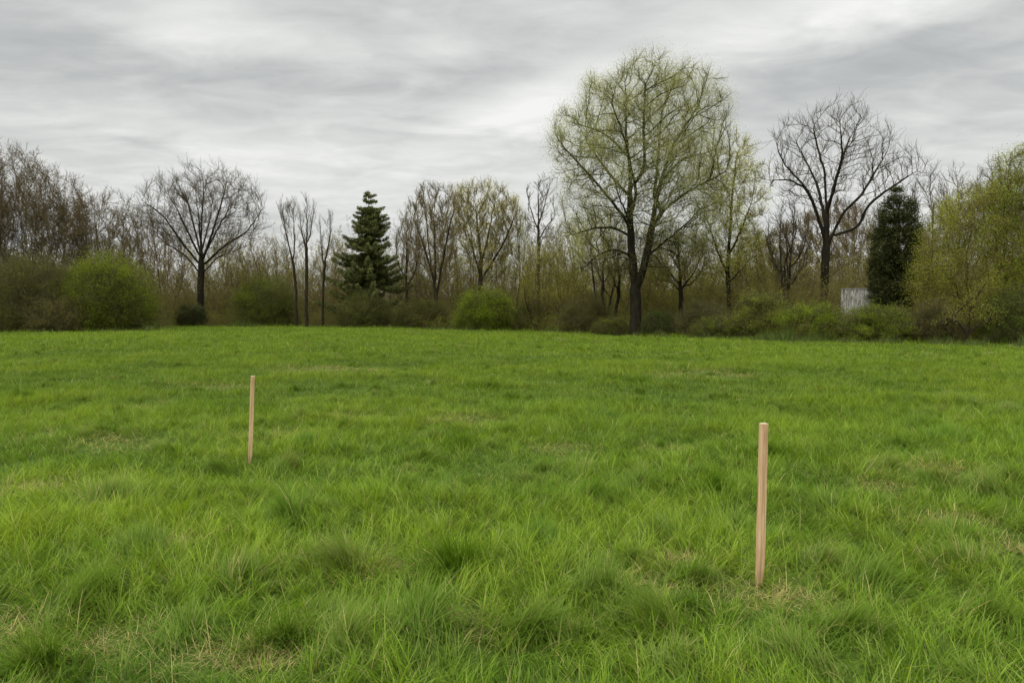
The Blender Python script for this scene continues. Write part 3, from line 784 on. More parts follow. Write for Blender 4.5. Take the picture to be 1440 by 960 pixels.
bare('small tree close behind the tallest tree on its right', 957, 63, 318, 95, 50, 0.35, name='budding_tree', n_attr=500, leaves=15000, leaf_cols=OLIVE, leaf_size=.085, twig_up=0.3, rroot=0.18, bark=M_BARK_DARK)
tree('budding_tree', 'tall yellow green budding tree overlapping the right side of the tallest tree', 1026, 64,
     [(193, 1025, 1050), (215, 1005, 1062), (250, 985, 1072), (300, 975, 1074), (350, 985, 1066), (395, 1000, 1055)],
     [[(1026, 462), (1025, 420), (1023, 380), (1026, 330), (1030, 270), (1037, 215)], [(1024, 390), (1008, 350, .6), (995, 310, 1)], [(1025, 360), (1044, 320, -.6), (1058, 280, -1)], [(1024, 400), (1050, 370, .5), (1068, 345, 1)]],
     seed=51, n_attr=1000, D=0.45, dk=0.68, rroot=0.2, rmin=0.009, thr=0.04, twigs=3, twig_len=0.8, twig_up=0.25, up=0.1, bark=M_BARK_DARK, twigm=M_TWIG_BROWN,
     leaves=26000, leaf_size=.095, leaf_cols=((0.34, 0.345, 0.085), (0.2, 0.21, 0.045)))
for u_, d_, t_, w_, sd_, nl_, cl_, lb_ in [
    (592, 86, 288, 70, 151, 9000, OLIVE, 'slim olive hazed tree behind the gap right of the spruce'),
    (648, 85, 268, 75, 152, 12000, PALEG, 'yellow tipped tree standing behind between the two spreading trees'),
    (722, 80, 285, 70, 153, 12000, PALEG, 'yellow tipped tree just right of the broad budding tree'),
    (800, 76, 318, 75, 154, 14000, OLIVE, 'olive budding tree left of the tallest tree, behind its lowest limbs'),
    (905, 74, 330, 80, 155, 12000, OLIVE, 'low olive tree seen behind the tallest trunk'),
    (1062, 68, 330, 70, 156, 12000, OLIVE, 'low olive budding tree right of the overlapping budding tree'),
    (320, 92, 335, 70, 157, 9000, OLIVE, 'low olive hazed tree behind the right side of the round bare tree'),
    (470, 92, 340, 60, 158, 8000, OLIVE, 'low olive hazed tree behind the gap left of the spruce')]:
    bare(lb_, u_, d_, t_, w_, sd_, 0.15, name='budding_tree', stems=3, leaves=nl_, leaf_cols=cl_, leaf_size=.085, twig_up=.3)
bare('dark brown twiggy leafless tree left of the tall open bare tree', 1108, 62, 284, 70, 52, 0.3, n_attr=600, twig_up=0.3, bark=M_BARK_DARK, twigm=M_TWIG_DARK, rroot=0.2, stems=2)
tree('bare_tree', 'broad dense brown leafless tree forming a mound behind the tall bare tree', 1180, 90,
     [(292, 1165, 1215), (305, 1135, 1240), (325, 1095, 1255), (345, 1072, 1262), (400, 1070, 1265), (440, 1090, 1250)], None, seed=53, n_attr=1700, D=0.6, dk=0.8, rroot=0.25, rmin=0.014, thr=0.06,
     twigs=4, twig_len=1.1, twig_up=0.5, up=0.1, stems=5, fork=0.3, bark=M_BARK_GREY, twigm=M_TWIG_BROWN, leaves=9000, leaf_size=.14, leaf_cols=((0.10, 0.078, 0.05), (0.055, 0.042, 0.028)))
bare('grey leafless tree just right of the dark conifer', 1308, 66, 236, 75, 54, 0.4, twig_up=0.3, up=0.1, twigm=M_TWIG_GREY)
bare('thin leafless tree poking above the olive trees at right', 1346, 68, 240, 60, 55, 0.4, twig_up=0.3, up=0.1, twigm=M_TWIG_GREY)
bare('leafless tree among the olive trees, nearer the right edge', 1398, 70, 226, 80, 56, 0.4, twig_up=0.3, up=0.1, twigm=M_TWIG_GREY)
tree('willow', 'broad olive budding willow with drooping crown beside the dark conifer', 1368, 50,
     [(250, 1385, 1440), (275, 1345, 1450), (310, 1312, 1460), (350, 1298, 1465), (400, 1292, 1468), (440, 1296, 1465), (474, 1304, 1455)], None, seed=57, n_attr=1500, D=0.42, dk=0.6, rroot=0.2, rmin=0.009, thr=0.045,
     twigs=4, twig_len=0.85, twig_up=-0.1, up=0.0, stems=4, fork=0.35, bark=M_BARK_DARK, twigm=M_TWIG_BROWN, leaves=110000, volleaves=45000, leaf_size=.07, leaf_cols=((0.20, 0.215, 0.030), (0.098, 0.102, 0.017)), leaf_spread=0.25)
tree('willow', 'greener leafy tree cut by the right edge of the photo', 1450, 48,
     [(205, 1420, 1450), (235, 1400, 1490), (300, 1395, 1510), (380, 1400, 1510), (450, 1405, 1500)], None, seed=58, n_attr=900, D=0.45, dk=0.65, rroot=0.2, rmin=0.009, thr=0.045,
     twigs=4, twig_len=0.8, twig_up=0.0, up=0.05, stems=3, fork=0.35, bark=M_BARK_DARK, twigm=M_TWIG_BROWN, leaves=65000, volleaves=20000, leaf_size=.07, leaf_cols=((0.20, 0.23, 0.03), (0.08, 0.10, 0.018)), leaf_spread=0.25)
tree('crooked_tree', 'low crooked dark tree with bare leaning limbs under the olive willow', 1362, 46.3,
     [(395, 1380, 1405), (420, 1350, 1395), (440, 1320, 1412), (455, 1312, 1400)],
     [[(1362, 484), (1362, 470), (1350, 455), (1340, 452)], [(1362, 468), (1362, 440), (1374, 415), (1392, 390)], [(1362, 470), (1380, 452), (1400, 448), (1412, 444)], [(1355, 458), (1335, 445), (1318, 458)],
      [(1325, 462), (1350, 435), (1378, 408)]], seed=59, n_attr=70, D=0.3, dk=0.5, rroot=0.11, rmin=0.01, thr=0.03, ex=0.4, twigs=1, twig_len=0.5, up=0.0, sub=0, leaves=2500, leaf_size=.07, leaf_cols=OLIVE, bark=M_BARK_GREY, twigm=M_TWIG_DARK)

# ------------------------------------------------------------------ conifers
def spruce():
    rng = np.random.default_rng(61)
    u, d = 518, 80
    x = (u - 720) / F * d; base = np.array([x, d, float(gz(x, d)) - 0.05])
    root = thing('spruce', 'dark green spruce with tiered drooping boughs', 'tree', base)
    H = P(u, 265, d)[2] - base[2]
    env = env_from([(263, 518, 521), (285, 511, 529), (310, 496, 539), (335, 484, 548), (360, 476, 554), (385, 468, 560), (410, 462, 564), (440, 460, 564), (455, 470, 552)], d, base)
    env = np.array(sorted(env))
    tp = np.stack([0.1 * np.sin(np.linspace(0, 2, 24)), np.zeros(24), np.linspace(0, H * 0.985, 24)], 1)
    V, q = tubes([list(range(24))], tp, 0.22 * (1 - np.linspace(0, 0.93, 24)), 8)
    make_obj('trunk', V, quads=q, mats=[M_BARK_DARK], smooth=True, parent=root)
    ch, pos, rad, cen, col = [], [], [], [], []
    z = 0.06 * H; nodes = 0
    Vn, Cn = [], []
    while z < H * 0.985:
        f = z / H
        nb = int(rng.integers(8, 13)) if f < 0.9 else 5
        a0 = rng.random() * 6.28
        for b in range(nb):
            a = a0 + b * 6.283 / nb + rng.normal() * 0.2
            xl = np.interp(z, env[:, 0], env[:, 1]); xr = np.interp(z, env[:, 0], env[:, 2])
            w = (xr if math.cos(a) > 0 else -xl) * abs(math.cos(a)) + 0.5 * (xr - xl) * (1 - abs(math.cos(a)))
            Lb = max(0.18, w * rng.choice([0.35, 0.6, 0.8, 0.95, 1.05, 1.2, 1.4]) * rng.uniform(0.92, 1.08))
            n = 7
            t = np.linspace(0, 1, n)
            droop = (0.10 + 0.34 * (1 - f)) * Lb
            zz = z + rng.normal() * (0.12 + 0.22 * (1 - f)) + 0.18 * Lb * f * t - droop * np.sin(t * 2.3) + 0.30 * droop * t ** 3
            rr = 0.05 + Lb * t
            bp = np.stack([np.cos(a) * rr, np.sin(a) * rr, zz], 1)
            ch.append(list(range(nodes, nodes + n))); nodes += n
            pos.append(bp); rad.append(0.032 * (1 - 0.8 * t) * (0.4 + Lb / 3))
            # needle sprays along the bough
            k = int(40 + 110 * Lb)
            s = rng.random(k) ** 0.75
            c = np.stack([np.interp(s, t, bp[:, i]) for i in range(3)], 1)
            c = c + rng.normal(size=(k, 3)) * 0.07 - np.array([0, 0, 1]) * rng.random((k, 1)) * 0.32 * min(1, Lb) * (1 - f)
            side = np.where(rng.random(k) < 0.5, -1, 1)[:, None] * np.array([-math.sin(a), math.cos(a), 0])
            out = np.array([math.cos(a), math.sin(a), 0])
            dr = norm(out * rng.uniform(0.3, 1.1, (k, 1)) + side * rng.uniform(0.1, 1.0, (k, 1)) + np.array([0, 0, -1]) * rng.uniform(0.1, 1.3, (k, 1)))
            ln = (0.24 + 0.46 * (1 - s) * min(1, Lb / 1.8) + 0.12 * rng.random(k))[:, None] * (1.0 if f < 0.75 else 1.0 - 1.9 * (f - 0.75))
            wd = norm(np.cross(dr, rng.normal(size=(k, 3)))) * (0.024 + 0.02 * rng.random((k, 1)))
            m_ = c + dr * ln * 0.5
            Vn.append(np.stack([c, m_ + wd, c + dr * ln, m_ - wd], 1).reshape(-1, 3))
            tt = np.clip(rng.normal(0.45, 0.25, k) + 0.3 * s, 0, 1)[:, None]
            cc = np.array([0.16, 0.178, 0.05]) * tt + np.array([0.06, 0.07, 0.022]) * (1 - tt)
            Cn.append(np.repeat(cc, 4, 0))
        z += H * rng.uniform(0.036, 0.058) * (1.08 - 0.35 * f)
    V, q = tubes(ch, np.concatenate(pos), np.concatenate(rad), 4)
    Vn = np.concatenate(Vn); qn = np.arange(len(Vn)).reshape(-1, 4)
    make_obj('crown', np.concatenate([V, Vn]), quads=np.concatenate([q, qn + len(V)]), mats=[M_BARK_DARK, M_NEEDLE],
             col=np.concatenate([np.full((len(V), 3), .03), np.concatenate(Cn)]), mi=np.concatenate([np.zeros(len(q), int), np.ones(len(qn), int)]), parent=root)
spruce()
def cedar():
    rng = np.random.default_rng(62)
    u, d = 1262, 57
    x = (u - 720) / F * d; base = np.array([x, d, float(gz(x, d)) - 0.05])
    root = thing('conifer', 'dense dark columnar conifer beside the grey shed', 'tree', base)
    env = env_from([(258, 1260, 1267), (272, 1250, 1278), (290, 1241, 1286), (330, 1230, 1295), (380, 1225, 1302), (420, 1224, 1306), (445, 1232, 1298), (458, 1240, 1290)], d, base)
    H = max(e[0] for e in env)
    tp = np.stack([np.zeros(16), np.zeros(16), np.linspace(0, H * 0.95, 16)], 1)
    V, q = tubes([list(range(16))], tp, 0.2 * (1 - np.linspace(0, 0.9, 16)), 8)
    make_obj('trunk', V, quads=q, mats=[M_BARK_DARK], smooth=True, parent=root)
    lob, r = env_sample(env, 1000, rng, 0.9, 0.34)
    k = 110
    cen = np.repeat(lob, k, 0)
    out = norm(np.concatenate([lob[:, :2], np.full((len(lob), 1), 0.35)], 1)); outr = np.repeat(out, k, 0)
    cen = cen + norm(rng.normal(size=cen.shape)) * (rng.random(len(cen)) ** 0.9)[:, None] * np.array([0.5, 0.5, 0.34])
    V, q = leaf_faces(cen, 0.19, rng, 0.2, updir=outr, lean=1.3)
    t = np.repeat(np.clip(rng.normal(0.4, 0.22, len(lob)), 0, 1), k) + rng.normal(size=len(cen)) * 0.2
    t = np.clip(t, 0, 1)[:, None]
    c = np.array([0.095, 0.104, 0.03]) * t + np.array([0.026, 0.033, 0.011]) * (1 - t)
    make_obj('crown', V, quads=q, mats=[M_NEEDLE], col=np.repeat(c, 4, 0), parent=root)
cedar()

# ------------------------------------------------------------------ shed
def shed():
    import bmesh
    d = 58.5
    a = P(1187, 443, d); b = P(1242, 443, d); top = P(1187, 406, d)[2]
    x0, x1 = a[0], b[0]; z0 = float(gz((x0 + x1) / 2, d)) - 0.1
    base = np.array([(x0 + x1) / 2, d, z0])
    root = thing('shed', 'weathered grey board shed half hidden by the dark conifer', 'shed', base)
    root.rotation_euler = (0, 0, -0.42)
    hw = (x1 - x0) / 2 / math.cos(.42); H = top - z0; dep = 2.2
    m, n, l = new_mat('weathered_boards')
    out = n.new('ShaderNodeOutputMaterial'); bs = n.new('ShaderNodeBsdfPrincipled'); bs.inputs['Roughness'].default_value = 0.85
    tc = n.new('ShaderNodeTexCoord'); mp = n.new('ShaderNodeMapping'); mp.inputs['Scale'].default_value = (6, 6, 0.9)
    nz = n.new('ShaderNodeTexNoise'); nz.inputs['Scale'].default_value = 1.6; nz.inputs['Detail'].default_value = 6; nz.inputs['Roughness'].default_value = 0.7
    cr = n.new('ShaderNodeValToRGB'); cr.color_ramp.elements[0].position = 0.36; cr.color_ramp.elements[0].color = (0.09, 0.085, 0.065, 1)
    cr.color_ramp.elements[1].position = 0.6; cr.color_ramp.elements[1].color = (0.60, 0.59, 0.56, 1)
    l.new(tc.outputs['Object'], mp.inputs['Vector']); l.new(mp.outputs[0], nz.inputs['Vector']); l.new(nz.outputs['Fac'], cr.inputs['Fac'])
    l.new(cr.outputs['Color'], bs.inputs['Base Color']); l.new(bs.outputs[0], out.inputs['Surface'])
    rng = random.Random(4)
    bm = bmesh.new()
    def box(bm, x0, x1, y0, y1, z0, z1):
        vs = [bm.verts.new(p) for p in [(x0, y0, z0), (x1, y0, z0), (x1, y1, z0), (x0, y1, z0), (x0, y0, z1), (x1, y0, z1), (x1, y1, z1), (x0, y1, z1)]]
        for f in [(0, 3, 2, 1), (4, 5, 6, 7), (0, 1, 5, 4), (1, 2, 6, 5), (2, 3, 7, 6), (3, 0, 4, 7)]: bm.faces.new([vs[i] for i in f])
    nb = 14
    for i in range(nb):                     # front and back boards
        w = 2 * hw / nb
        for y in (0, dep):
            o = rng.uniform(-0.012, 0.012)
            box(bm, -hw + i * w + 0.008, -hw + (i + 1) * w - 0.008, y - 0.02 + o, y + 0.02 + o, rng.uniform(0, 0.08), H - 0.03 - rng.random() * 0.03)
    for i in range(11):                     # side boards
        w = (dep - 0.1) / 11
        for x in (-hw + 0.03, hw - 0.03):
            box(bm, x - 0.02, x + 0.02, 0.05 + i * w + 0.006, 0.05 + (i + 1) * w - 0.006, 0.05, H - 0.05)
    for z in (0.45, H - 0.4): box(bm, -hw + 0.06, hw - 0.06, 0.05, 0.11, z, z + 0.1)
    me = bpy.data.meshes.new('wall'); bm.to_mesh(me); bm.free(); me.materials.append(m)
    o = bpy.data.objects.new('wall', me); C.objects.link(o); o.parent = root
    bm = bmesh.new()
    th = 0.05
    vs = [bm.verts.new(p) for p in [(-hw - .03, -.06, H - 0.01), (hw + .03, -.06, H - 0.01), (hw + .03, dep + .1, H - .3), (-hw - .03, dep + .1, H - .3)]]
    f = bm.faces.new(vs); r = bmesh.ops.extrude_face_region(bm, geom=[f])
    for v in r['geom']:
        if isinstance(v, bmesh.types.BMVert): v.co.z += th
    bmesh.ops.recalc_face_normals(bm, faces=bm.faces)
    me = bpy.data.meshes.new('roof'); bm.to_mesh(me); bm.free()
    m2 = bark_mat('grey_roof_sheet', (0.25, 0.26, 0.26), (0.45, 0.46, 0.46), 3)
    me.materials.append(m2)
    o = bpy.data.objects.new('roof', me); C.objects.link(o); o.parent = root
shed()

# ------------------------------------------------------------------ bushes
def dome(u0, u1, top, bot, lean=0.0):
    c = (u0 + u1) / 2; h = (u1 - u0) / 2
    rows = []
    for f, w in ((0, 0.12), (0.06, 0.42), (0.18, 0.68), (0.35, 0.87), (0.55, 0.98), (0.75, 1.0), (0.92, 0.93), (1, 0.82)):
        v = top + (bot - top) * f
        s = lean * (1 - f)
        rows.append((v, c + s - h * w, c + s + h * w))
    return rows
B = bush
B('bush', 'large bright green rounded bush at the left field edge', 158, 58.5, dome(98, 219, 360, 468, -8), 71, n=42000, size=.12, cols=GREEN, lobes=60)
B('bush', 'olive bush with brown stems at the left edge of the photo', 44, 58.5, dome(-30, 122, 364, 470), 72, n=30000, size=.11, cols=((0.085, 0.092, 0.018), (0.05, 0.046, 0.014)), lobes=70, gap=0.2)
B('bush', 'low brown bush at the foot of the olive bush', 84, 56.2, dome(40, 130, 418, 471), 73, n=6000, size=.09, cols=BRNL, lobes=20, twig_share=.6)
B('bush', 'small dark bush under the round bare tree', 270, 76, dome(246, 292, 428, 460), 74, n=8000, size=.12, cols=((0.05, 0.06, 0.018), (0.02, 0.022, 0.01)))
B('bush', 'green bush just left of the three thin trees', 374, 77, dome(330, 418, 388, 461), 75, n=22000, size=.13, cols=((0.096, 0.116, 0.012), (0.046, 0.052, 0.009)), lobes=40)
B('bush', 'low olive bush in front of the spruce', 512, 76, dome(474, 552, 414, 463), 76, n=14000, size=.12, cols=DULL, lobes=34)
B('bush', 'dark brown green bush between the spruce and the bright green bush', 585, 75, dome(548, 632, 420, 464), 77, n=13000, size=.12, cols=((0.072, 0.076, 0.018), (0.034, 0.033, 0.010)), lobes=34)
B('bush', 'bright green rounded bush in the middle of the tree line', 682, 71.5, dome(639, 725, 408, 467), 78, n=26000, size=.12, cols=BRIGHT, lobes=44)
B('bush', 'small olive bush beside the bright green middle bush', 742, 71, dome(722, 775, 425, 469), 79, n=8000, size=.11, cols=DULL, gap=.3)
B('bush', 'brown bush left of the tallest trunk', 822, 65, dome(785, 868, 415, 473), 80, n=10000, size=.1, cols=((0.09, 0.088, 0.024), (0.05, 0.045, 0.015)), gap=.3, twig_share=.6)
B('bush', 'dark green bush against the right of the tallest trunk', 925, 59.5, dome(900, 958, 438, 477), 81, n=9000, size=.1, cols=((0.06, 0.085, 0.02), (0.025, 0.034, 0.012)))
B('bush', 'brown bush in the shade right of the dark green bush', 985, 57.5, dome(950, 1035, 425, 478), 82, n=9000, size=.1, cols=((0.085, 0.08, 0.03), (0.045, 0.04, 0.018)), gap=.3, twig_share=.55)
B('bush', 'yellow green loose bush beneath the overlapping budding tree', 1074, 54, dome(1035, 1112, 410, 479), 83, n=17000, size=.1, cols=((0.15, 0.165, 0.03), (0.07, 0.075, 0.018)), gap=.25)
B('bush', 'fresh green low bush in front of the tall bare tree', 1140, 51.5, dome(1092, 1194, 428, 481), 84, n=22000, size=.1, cols=((0.13, 0.165, 0.016), (0.06, 0.076, 0.010)), lobes=44)
B('bush', 'green low bush in front of the shed', 1238, 49, dome(1182, 1292, 430, 484), 85, n=20000, size=.1, cols=((0.13, 0.158, 0.02), (0.062, 0.072, 0.013)), lobes=44)
B('bush', 'brown twiggy bush under the left side of the olive willow', 1312, 47.6, dome(1278, 1350, 425, 486), 86, n=7000, size=.09, cols=BRNL, gap=.3, twig_share=.6)
B('bush', 'green bush at the foot of the tree on the right edge', 1428, 46.5, dome(1385, 1480, 405, 488), 87, n=17000, size=.1, cols=((0.10, 0.135, 0.022), (0.045, 0.06, 0.014)), lobes=40)

B('bush', 'low green shrub at the field edge beside the brown shaded bush', 1010, 55, dome(968, 1052, 446, 480), 88, n=9000, size=.09, cols=((0.11, 0.13, 0.018), (0.052, 0.058, 0.011)), lobes=30)
B('bush', 'low green shrub left of the foot of the tallest tree', 862, 61, dome(832, 886, 447, 475), 89, n=7000, size=.09, cols=((0.105, 0.12, 0.018), (0.05, 0.052, 0.011)), lobes=26)

# ------------------------------------------------------------------ undergrowth and the far wood: masses nobody could count
def thicket(name, n, dlo, dhi, topu, topv, seed, rmin, subs, leaves, lsize, lcols, mat, u0=-180, u1=1620):
    rng = np.random.default_rng(seed)
    u = rng.uniform(u0, u1, n); de = edge_d(u)
    dd = de + rng.uniform(dlo, dhi, n) + (3.2 * (fbm(u / 40, u * 0, 4) - 0.5) if dlo < 4 else 0)
    x = (u - 720) / F * dd
    z = gz(x, dd) - 0.05
    vt = np.interp(u, topu, topv) + (26 if dlo > 4 else 9) * (vnoise(u / 23, dd * 0.1, 2) - 0.5) * 2
    H = (449 - vt) / F * dd + CAMH - z
    H = np.maximum(H, 0.6) * rng.uniform(0.45, 1.15, n)
    H = np.where((u > 1236) & (u < 1292) & (dd < 57.5), np.minimum(H, 1.0), H)
    H = np.where((u > 1172) & (u < 1240) & (dd < 61.5), np.minimum(H, 0.5), H)
    lv = 4
    P0 = np.stack([x, dd, z], 1); d = norm(np.stack([rng.normal(size=n) * .16, rng.normal(size=n) * .16, np.ones(n)], 1))
    pos, par, rad = [P0], [np.full(n, -1)], [np.full(n, rmin * 2.2)]
    cur = np.arange(n); cp = P0
    for k in range(1, lv):
        d = norm(d + rng.normal(size=d.shape) * np.array([.42, .42, .03])); cp = cp + d * (H / (lv - 1))[:, None]
        pos.append(cp); par.append(cur); rad.append(np.full(n, rmin * (2.2 - 0.4 * k))); cur = np.arange(k * n, (k + 1) * n)
    pos = np.concatenate(pos); par = np.concatenate(par); rad = np.concatenate(rad)
    m = n * subs
    src = rng.integers(0, n, m); lev = rng.uniform(0.25, 2.9, m); l0 = lev.astype(int); f = (lev - l0)[:, None]
    a = pos[l0 * n + src] * (1 - f) + pos[(l0 + 1) * n + src] * f
    att = (l0 + 1) * n + src
    sd = norm(np.stack([rng.normal(size=m), rng.normal(size=m), np.abs(rng.normal(size=m)) * 1.1 + 0.35], 1))
    L = np.minimum(H[src] * rng.uniform(0.08, 0.3, m), rng.uniform(0.4, 1.3, m))[:, None]
    b0 = len(pos)
    mid = a + sd * L * 0.55; sd2 = norm(sd + np.array([0, 0, .45]) + rng.normal(size=sd.shape) * .2); end = mid + sd2 * L * 0.45
    allp = np.concatenate([pos, a, mid, end]); allr = np.concatenate([rad, np.full(m, rmin), np.full(m, rmin * .8), np.full(m, rmin * .6)])
    st = [[i + k * n for k in range(lv)] for i in range(n)]
    tw = np.stack([b0 + np.arange(m), b0 + m + np.arange(m), b0 + 2 * m + np.arange(m)], 1).tolist()
    V, q = tubes(st + tw, allp, allr, 3, startr=False)
    k = rng.integers(0, m, leaves)
    lp = end[k] * rng.uniform(0, 1, (leaves, 1)) + mid[k] * 0 + a[k] * 0
    t_ = rng.random((leaves, 1)); lp = mid[k] * (1 - t_) + end[k] * t_ + rng.normal(size=(leaves, 3)) * .16
    V2, q2 = leaf_faces(lp, lsize, rng)
    w = np.clip(fbm(lp[:, 0] * .3, lp[:, 2] * .35 + lp[:, 1] * .2, 3) * 1.6 - 0.3 + rng.normal(size=leaves) * .15, 0, 1)[:, None]
    uu = U(lp[:, 0], lp[:, 1])[:, None]
    green = np.interp(uu, [-200, 120, 240, 330, 480, 560, 720, 780, 1060, 1110, 1260, 1300, 1640], [.7, .7, .4, .6, .55, .45, .55, .8, .85, .4, .45, .85, .9])
    low = np.clip(1.6 - (lp[:, 2:3] - gz(lp[:, 0], lp[:, 1])[:, None]), 0, 1) * (uu > 700) * (dlo < 10)
    w = np.clip(w * 0.7 + green * 0.75 - 0.15 + 0.35 * low, 0, 1.25)
    c = np.array(lcols[0]) * w + np.array(lcols[1]) * (1 - w)
    o = make_obj(name, np.concatenate([V, V2]), quads=np.concatenate([q, q2 + len(V)]), mats=[mat, M_LEAF],
                 col=np.concatenate([np.full((len(V), 3), .05), np.repeat(c, 4, 0)]), mi=np.concatenate([np.zeros(len(q), int), np.ones(len(q2), int)]))
    tag(o, kind='stuff')
TU = [-200, 0, 100, 200, 330, 420, 480, 560, 640, 720, 800, 900, 1000, 1080, 1150, 1250, 1330, 1440, 1640]
thicket('undergrowth', 5200, 8, 24, TU, [345, 350, 365, 372, 372, 365, 370, 365, 360, 365, 360, 368, 360, 372, 385, 380, 370, 360, 360], 91, 0.008, 16, 380000, .105,
        ((0.255, 0.27, 0.040), (0.18, 0.15, 0.046)), M_TWIG_BROWN)
thicket('far_wood', 4300, 22, 46, TU, [308, 312, 325, 330, 322, 328, 330, 320, 312, 318, 312, 318, 310, 318, 322, 315, 305, 300, 300], 92, 0.012, 16, 460000, .16,
        ((0.28, 0.285, 0.062), (0.21, 0.178, 0.068)), M_TWIG_BROWN)
thicket('brush', 4200, 1.2, 8.5, TU, [430, 428, 430, 440, 436, 436, 434, 436, 436, 430, 432, 440, 442, 440, 446, 448, 446, 440, 440], 93, 0.006, 14, 150000, .085,
        ((0.25, 0.29, 0.032), (0.15, 0.135, 0.036)), M_TWIG_BROWN)
# weeds and dead grass along the foot of the wood
def edge_weeds():
    rng = np.random.default_rng(95)
    n = 60000
    u = rng.uniform(-150, 1600, n); d = edge_d(u) + rng.normal(size=n) * 1.5 + 0.6
    x = (u - 720) / F * d; z = gz(x, d) - 0.03
    pat = fbm(u / 30, d * 0.3, 5)
    L = (0.10 + 1.7 * np.clip(pat - 0.38, 0, 1)) * rng.uniform(0.4, 1.3, n)
    az = rng.random(n) * 6.283
    k = np.clip(pat * 1.6 - 0.35 + rng.normal(size=n) * .25, 0, 1)[:, None]
    c = np.array([0.10, 0.17, 0.025]) * k + np.array([0.17, 0.14, 0.065]) * (1 - k)
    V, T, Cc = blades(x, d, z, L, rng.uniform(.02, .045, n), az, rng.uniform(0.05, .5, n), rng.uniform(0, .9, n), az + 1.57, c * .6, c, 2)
    o = make_obj('weeds', V, tris=T, mats=[M_GRASS], col=Cc); tag(o, kind='stuff')
edge_weeds()

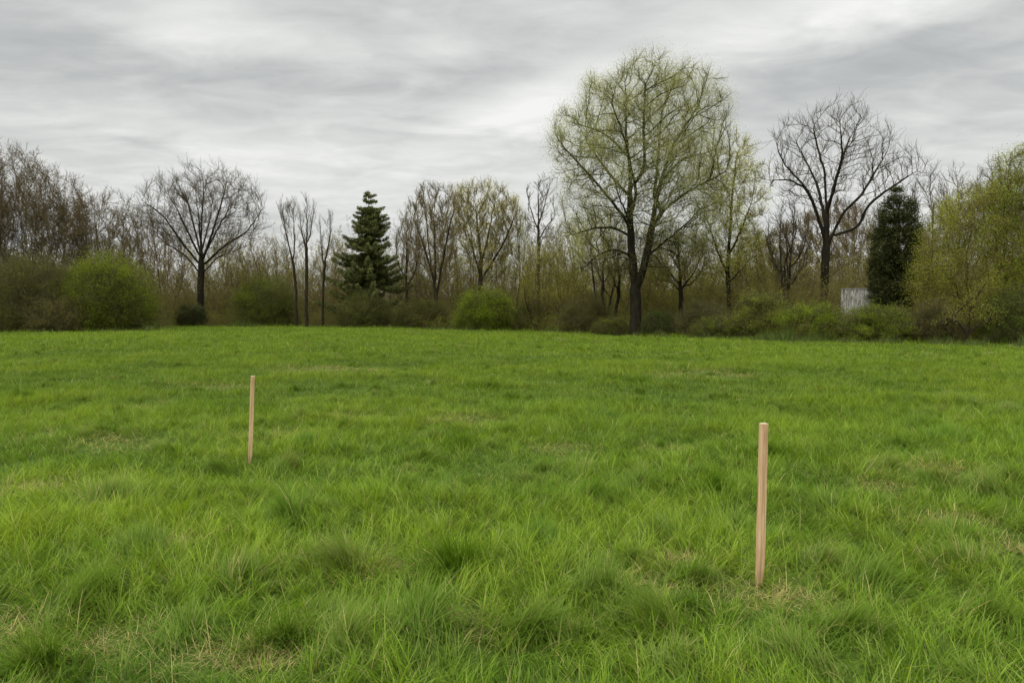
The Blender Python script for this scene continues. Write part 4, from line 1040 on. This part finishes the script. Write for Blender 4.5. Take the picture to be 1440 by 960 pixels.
# ------------------------------------------------------------------ sky and light
SUN_EL, SUN_AZ = math.radians(50), math.radians(-135)     # azimuth from the view direction, left is negative
def build_world():
    w = bpy.data.worlds.new("World"); bpy.context.scene.world = w; w.use_nodes = True
    nt = w.node_tree; n = nt.nodes; l = nt.links; n.clear()
    out = n.new('ShaderNodeOutputWorld')
    sky = n.new('ShaderNodeTexSky'); sky.sky_type = 'NISHITA'; sky.sun_disc = False
    sky.sun_elevation = SUN_EL; sky.sun_rotation = SUN_AZ; sky.air_density = 1.5; sky.dust_density = 3
    bs = n.new('ShaderNodeBackground'); bs.inputs['Strength'].default_value = 0.09
    l.new(sky.outputs[0], bs.inputs['Color'])
    tc = n.new('ShaderNodeTexCoord'); sp = n.new('ShaderNodeSeparateXYZ'); l.new(tc.outputs['Generated'], sp.inputs[0])
    def mth(op, a, b=None, c=None):
        k = n.new('ShaderNodeMath'); k.operation = op
        for i, v in enumerate((a, b, c)):
            if v is None: continue
            if isinstance(v, (int, float)): k.inputs[i].default_value = v
            else: l.new(v, k.inputs[i])
        return k.outputs[0]
    X, Y, Z = sp.outputs
    zc = mth('ADD', mth('MAXIMUM', Z, 0.0), 0.14)
    px = mth('DIVIDE', X, zc); py = mth('DIVIDE', Y, zc)
    cb = n.new('ShaderNodeCombineXYZ'); l.new(px, cb.inputs[0]); l.new(py, cb.inputs[1])
    mp = n.new('ShaderNodeMapping'); mp.inputs['Rotation'].default_value = (0, 0, math.radians(-14)); mp.inputs['Scale'].default_value = (0.72, 1.15, 1)
    l.new(cb.outputs[0], mp.inputs['Vector'])
    def noise(scale, det, rough, dist, off):
        k = n.new('ShaderNodeTexNoise'); k.inputs['Scale'].default_value = scale; k.inputs['Detail'].default_value = det
        k.inputs['Roughness'].default_value = rough; k.inputs['Distortion'].default_value = dist
        m2 = n.new('ShaderNodeMapping'); m2.inputs['Location'].default_value = off
        l.new(mp.outputs[0], m2.inputs['Vector']); l.new(m2.outputs[0], k.inputs['Vector'])
        return k.outputs['Fac']
    n1 = noise(0.9, 4, 0.5, 0.5, (3.1, 1.7, 0)); n2 = noise(3.2, 6, 0.5, 0.9, (7.3, 0.2, 2)); n3 = noise(6.5, 6, 0.58, 0.5, (1, 5, 4))
    az = mth('ARCTAN2', X, Y); el = mth('ARCSINE', Z)
    # broad bright and dark cloud banks
    banks = [(760, 145, 110, 26, .30, -20), (1330, 35, 190, 32, .26, -6), (215, 25, 120, 28, .20, 12), (420, 92, 110, 20, .15, 4), (625, 68, 50, 20, .16, -12), (1130, 60, 110, 26, .12, -14), (60, 72, 110, 12, .12, 4),
             (560, 25, 200, 26, -.10, 8), (330, 130, 260, 34, -.10, -2), (1260, 115, 170, 30, -.16, -8), (30, 30, 80, 40, -.12, 16), (620, 170, 150, 16, .10, 0), (240, 205, 260, 16, .10, 4), (470, 225, 150, 12, .06, 0),
             (930, 20, 150, 24, -.05, 0), (600, 205, 190, 14, -.07, 2), (1080, 135, 80, 30, -.08, 0), (700, 105, 130, 18, -.09, -14), (1150, 285, 150, 22, .12, 0), (400, 285, 250, 26, .10, 0)]
    tot = None
    for u, v, su, sv, amp, tilt in banks:
        a0 = math.atan((u - 720) / F); e0 = math.atan((449 - v) / F)
        ca, sa = math.cos(math.radians(-tilt)), math.sin(math.radians(-tilt))
        dx = mth('SUBTRACT', az, a0); dy = mth('SUBTRACT', el, e0)
        dx = mth('ADD', dx, mth('MULTIPLY', mth('SUBTRACT', n2, 0.5), 0.10)); dy = mth('ADD', dy, mth('MULTIPLY', mth('SUBTRACT', n2, 0.5), 0.075))
        xr = mth('ADD', mth('MULTIPLY', dx, ca), mth('MULTIPLY', dy, sa)); yr = mth('SUBTRACT', mth('MULTIPLY', dy, ca), mth('MULTIPLY', dx, sa))
        q = mth('ADD', mth('POWER', mth('ABSOLUTE', mth('DIVIDE', xr, su / F)), 2), mth('POWER', mth('ABSOLUTE', mth('DIVIDE', yr, sv / F)), 2))
        g = mth('MULTIPLY', mth('EXPONENT', mth('MULTIPLY', q, -0.5)), amp)
        tot = g if tot is None else mth('ADD', tot, g)
    base = mth('ADD', mth('ADD', mth('MULTIPLY', mth('SUBTRACT', n1, 0.5), 0.38), mth('MULTIPLY', mth('SUBTRACT', n2, 0.5), 0.62)), mth('MULTIPLY', mth('SUBTRACT', n3, 0.5), 0.38))
    hz = mth('MULTIPLY', mth('EXPONENT', mth('MULTIPLY', mth('MAXIMUM', Z, 0), -9.0)), 0.15)
    lum = mth('ADD', mth('ADD', mth('ADD', base, tot), 0.645), hz)
    cr = n.new('ShaderNodeValToRGB'); l.new(lum, cr.inputs['Fac'])
    e = cr.color_ramp.elements
    e[0].position = 0.15; e[0].color = (0.385, 0.396, 0.398, 1)
    e[1].position = 1.0; e[1].color = (0.95, 0.95, 0.925, 1)
    k = e.new(0.45); k.color = (0.525, 0.538, 0.535, 1)
    k = e.new(0.72); k.color = (0.73, 0.74, 0.725, 1)
    # overcast sky brighter overhead; extra strength added above the view to light the scene
    bc = n.new('ShaderNodeBackground'); l.new(cr.outputs['Color'], bc.inputs['Color']); l.new(mth('ADD', 1.0, mth('MULTIPLY', mth('MINIMUM', mth('MAXIMUM', mth('SUBTRACT', Z, 0.42), 0.0), 0.4), 3.6)), bc.inputs['Strength'])
    mx = n.new('ShaderNodeMixShader'); mx.inputs[0].default_value = 0.95
    l.new(bs.outputs[0], mx.inputs[1]); l.new(bc.outputs[0], mx.inputs[2]); l.new(mx.outputs[0], out.inputs['Surface'])
build_world()
sun = bpy.data.lights.new('sun', 'SUN'); sun.energy = 1.5; sun.angle = math.radians(35); sun.color = (1, 0.94, 0.84)
so = bpy.data.objects.new('sun', sun); C.objects.link(so)
from mathutils import Vector
sd = Vector((math.sin(SUN_AZ) * math.cos(SUN_EL), math.cos(SUN_AZ) * math.cos(SUN_EL), math.sin(SUN_EL)))
so.rotation_euler = (-sd).to_track_quat('-Z', 'Y').to_euler()
so.location = sd * 40

cam = bpy.data.cameras.new('camera'); co = bpy.data.objects.new('camera', cam); C.objects.link(co)
co.location = (0, 0, CAMH); co.rotation_euler = (math.pi / 2 - PITCH, 0, 0)
cam.sensor_width = 36; cam.lens = 36 * F / 1440; cam.clip_end = 9000; cam.clip_start = 0.05
sc = bpy.context.scene
sc.camera = co
sc.view_settings.view_transform = 'Standard'; sc.view_settings.look = 'None'; sc.view_settings.exposure = 0; sc.view_settings.gamma = 1
sc.cycles.max_bounces = 6; sc.cycles.diffuse_bounces = 3; sc.cycles.transmission_bounces = 3
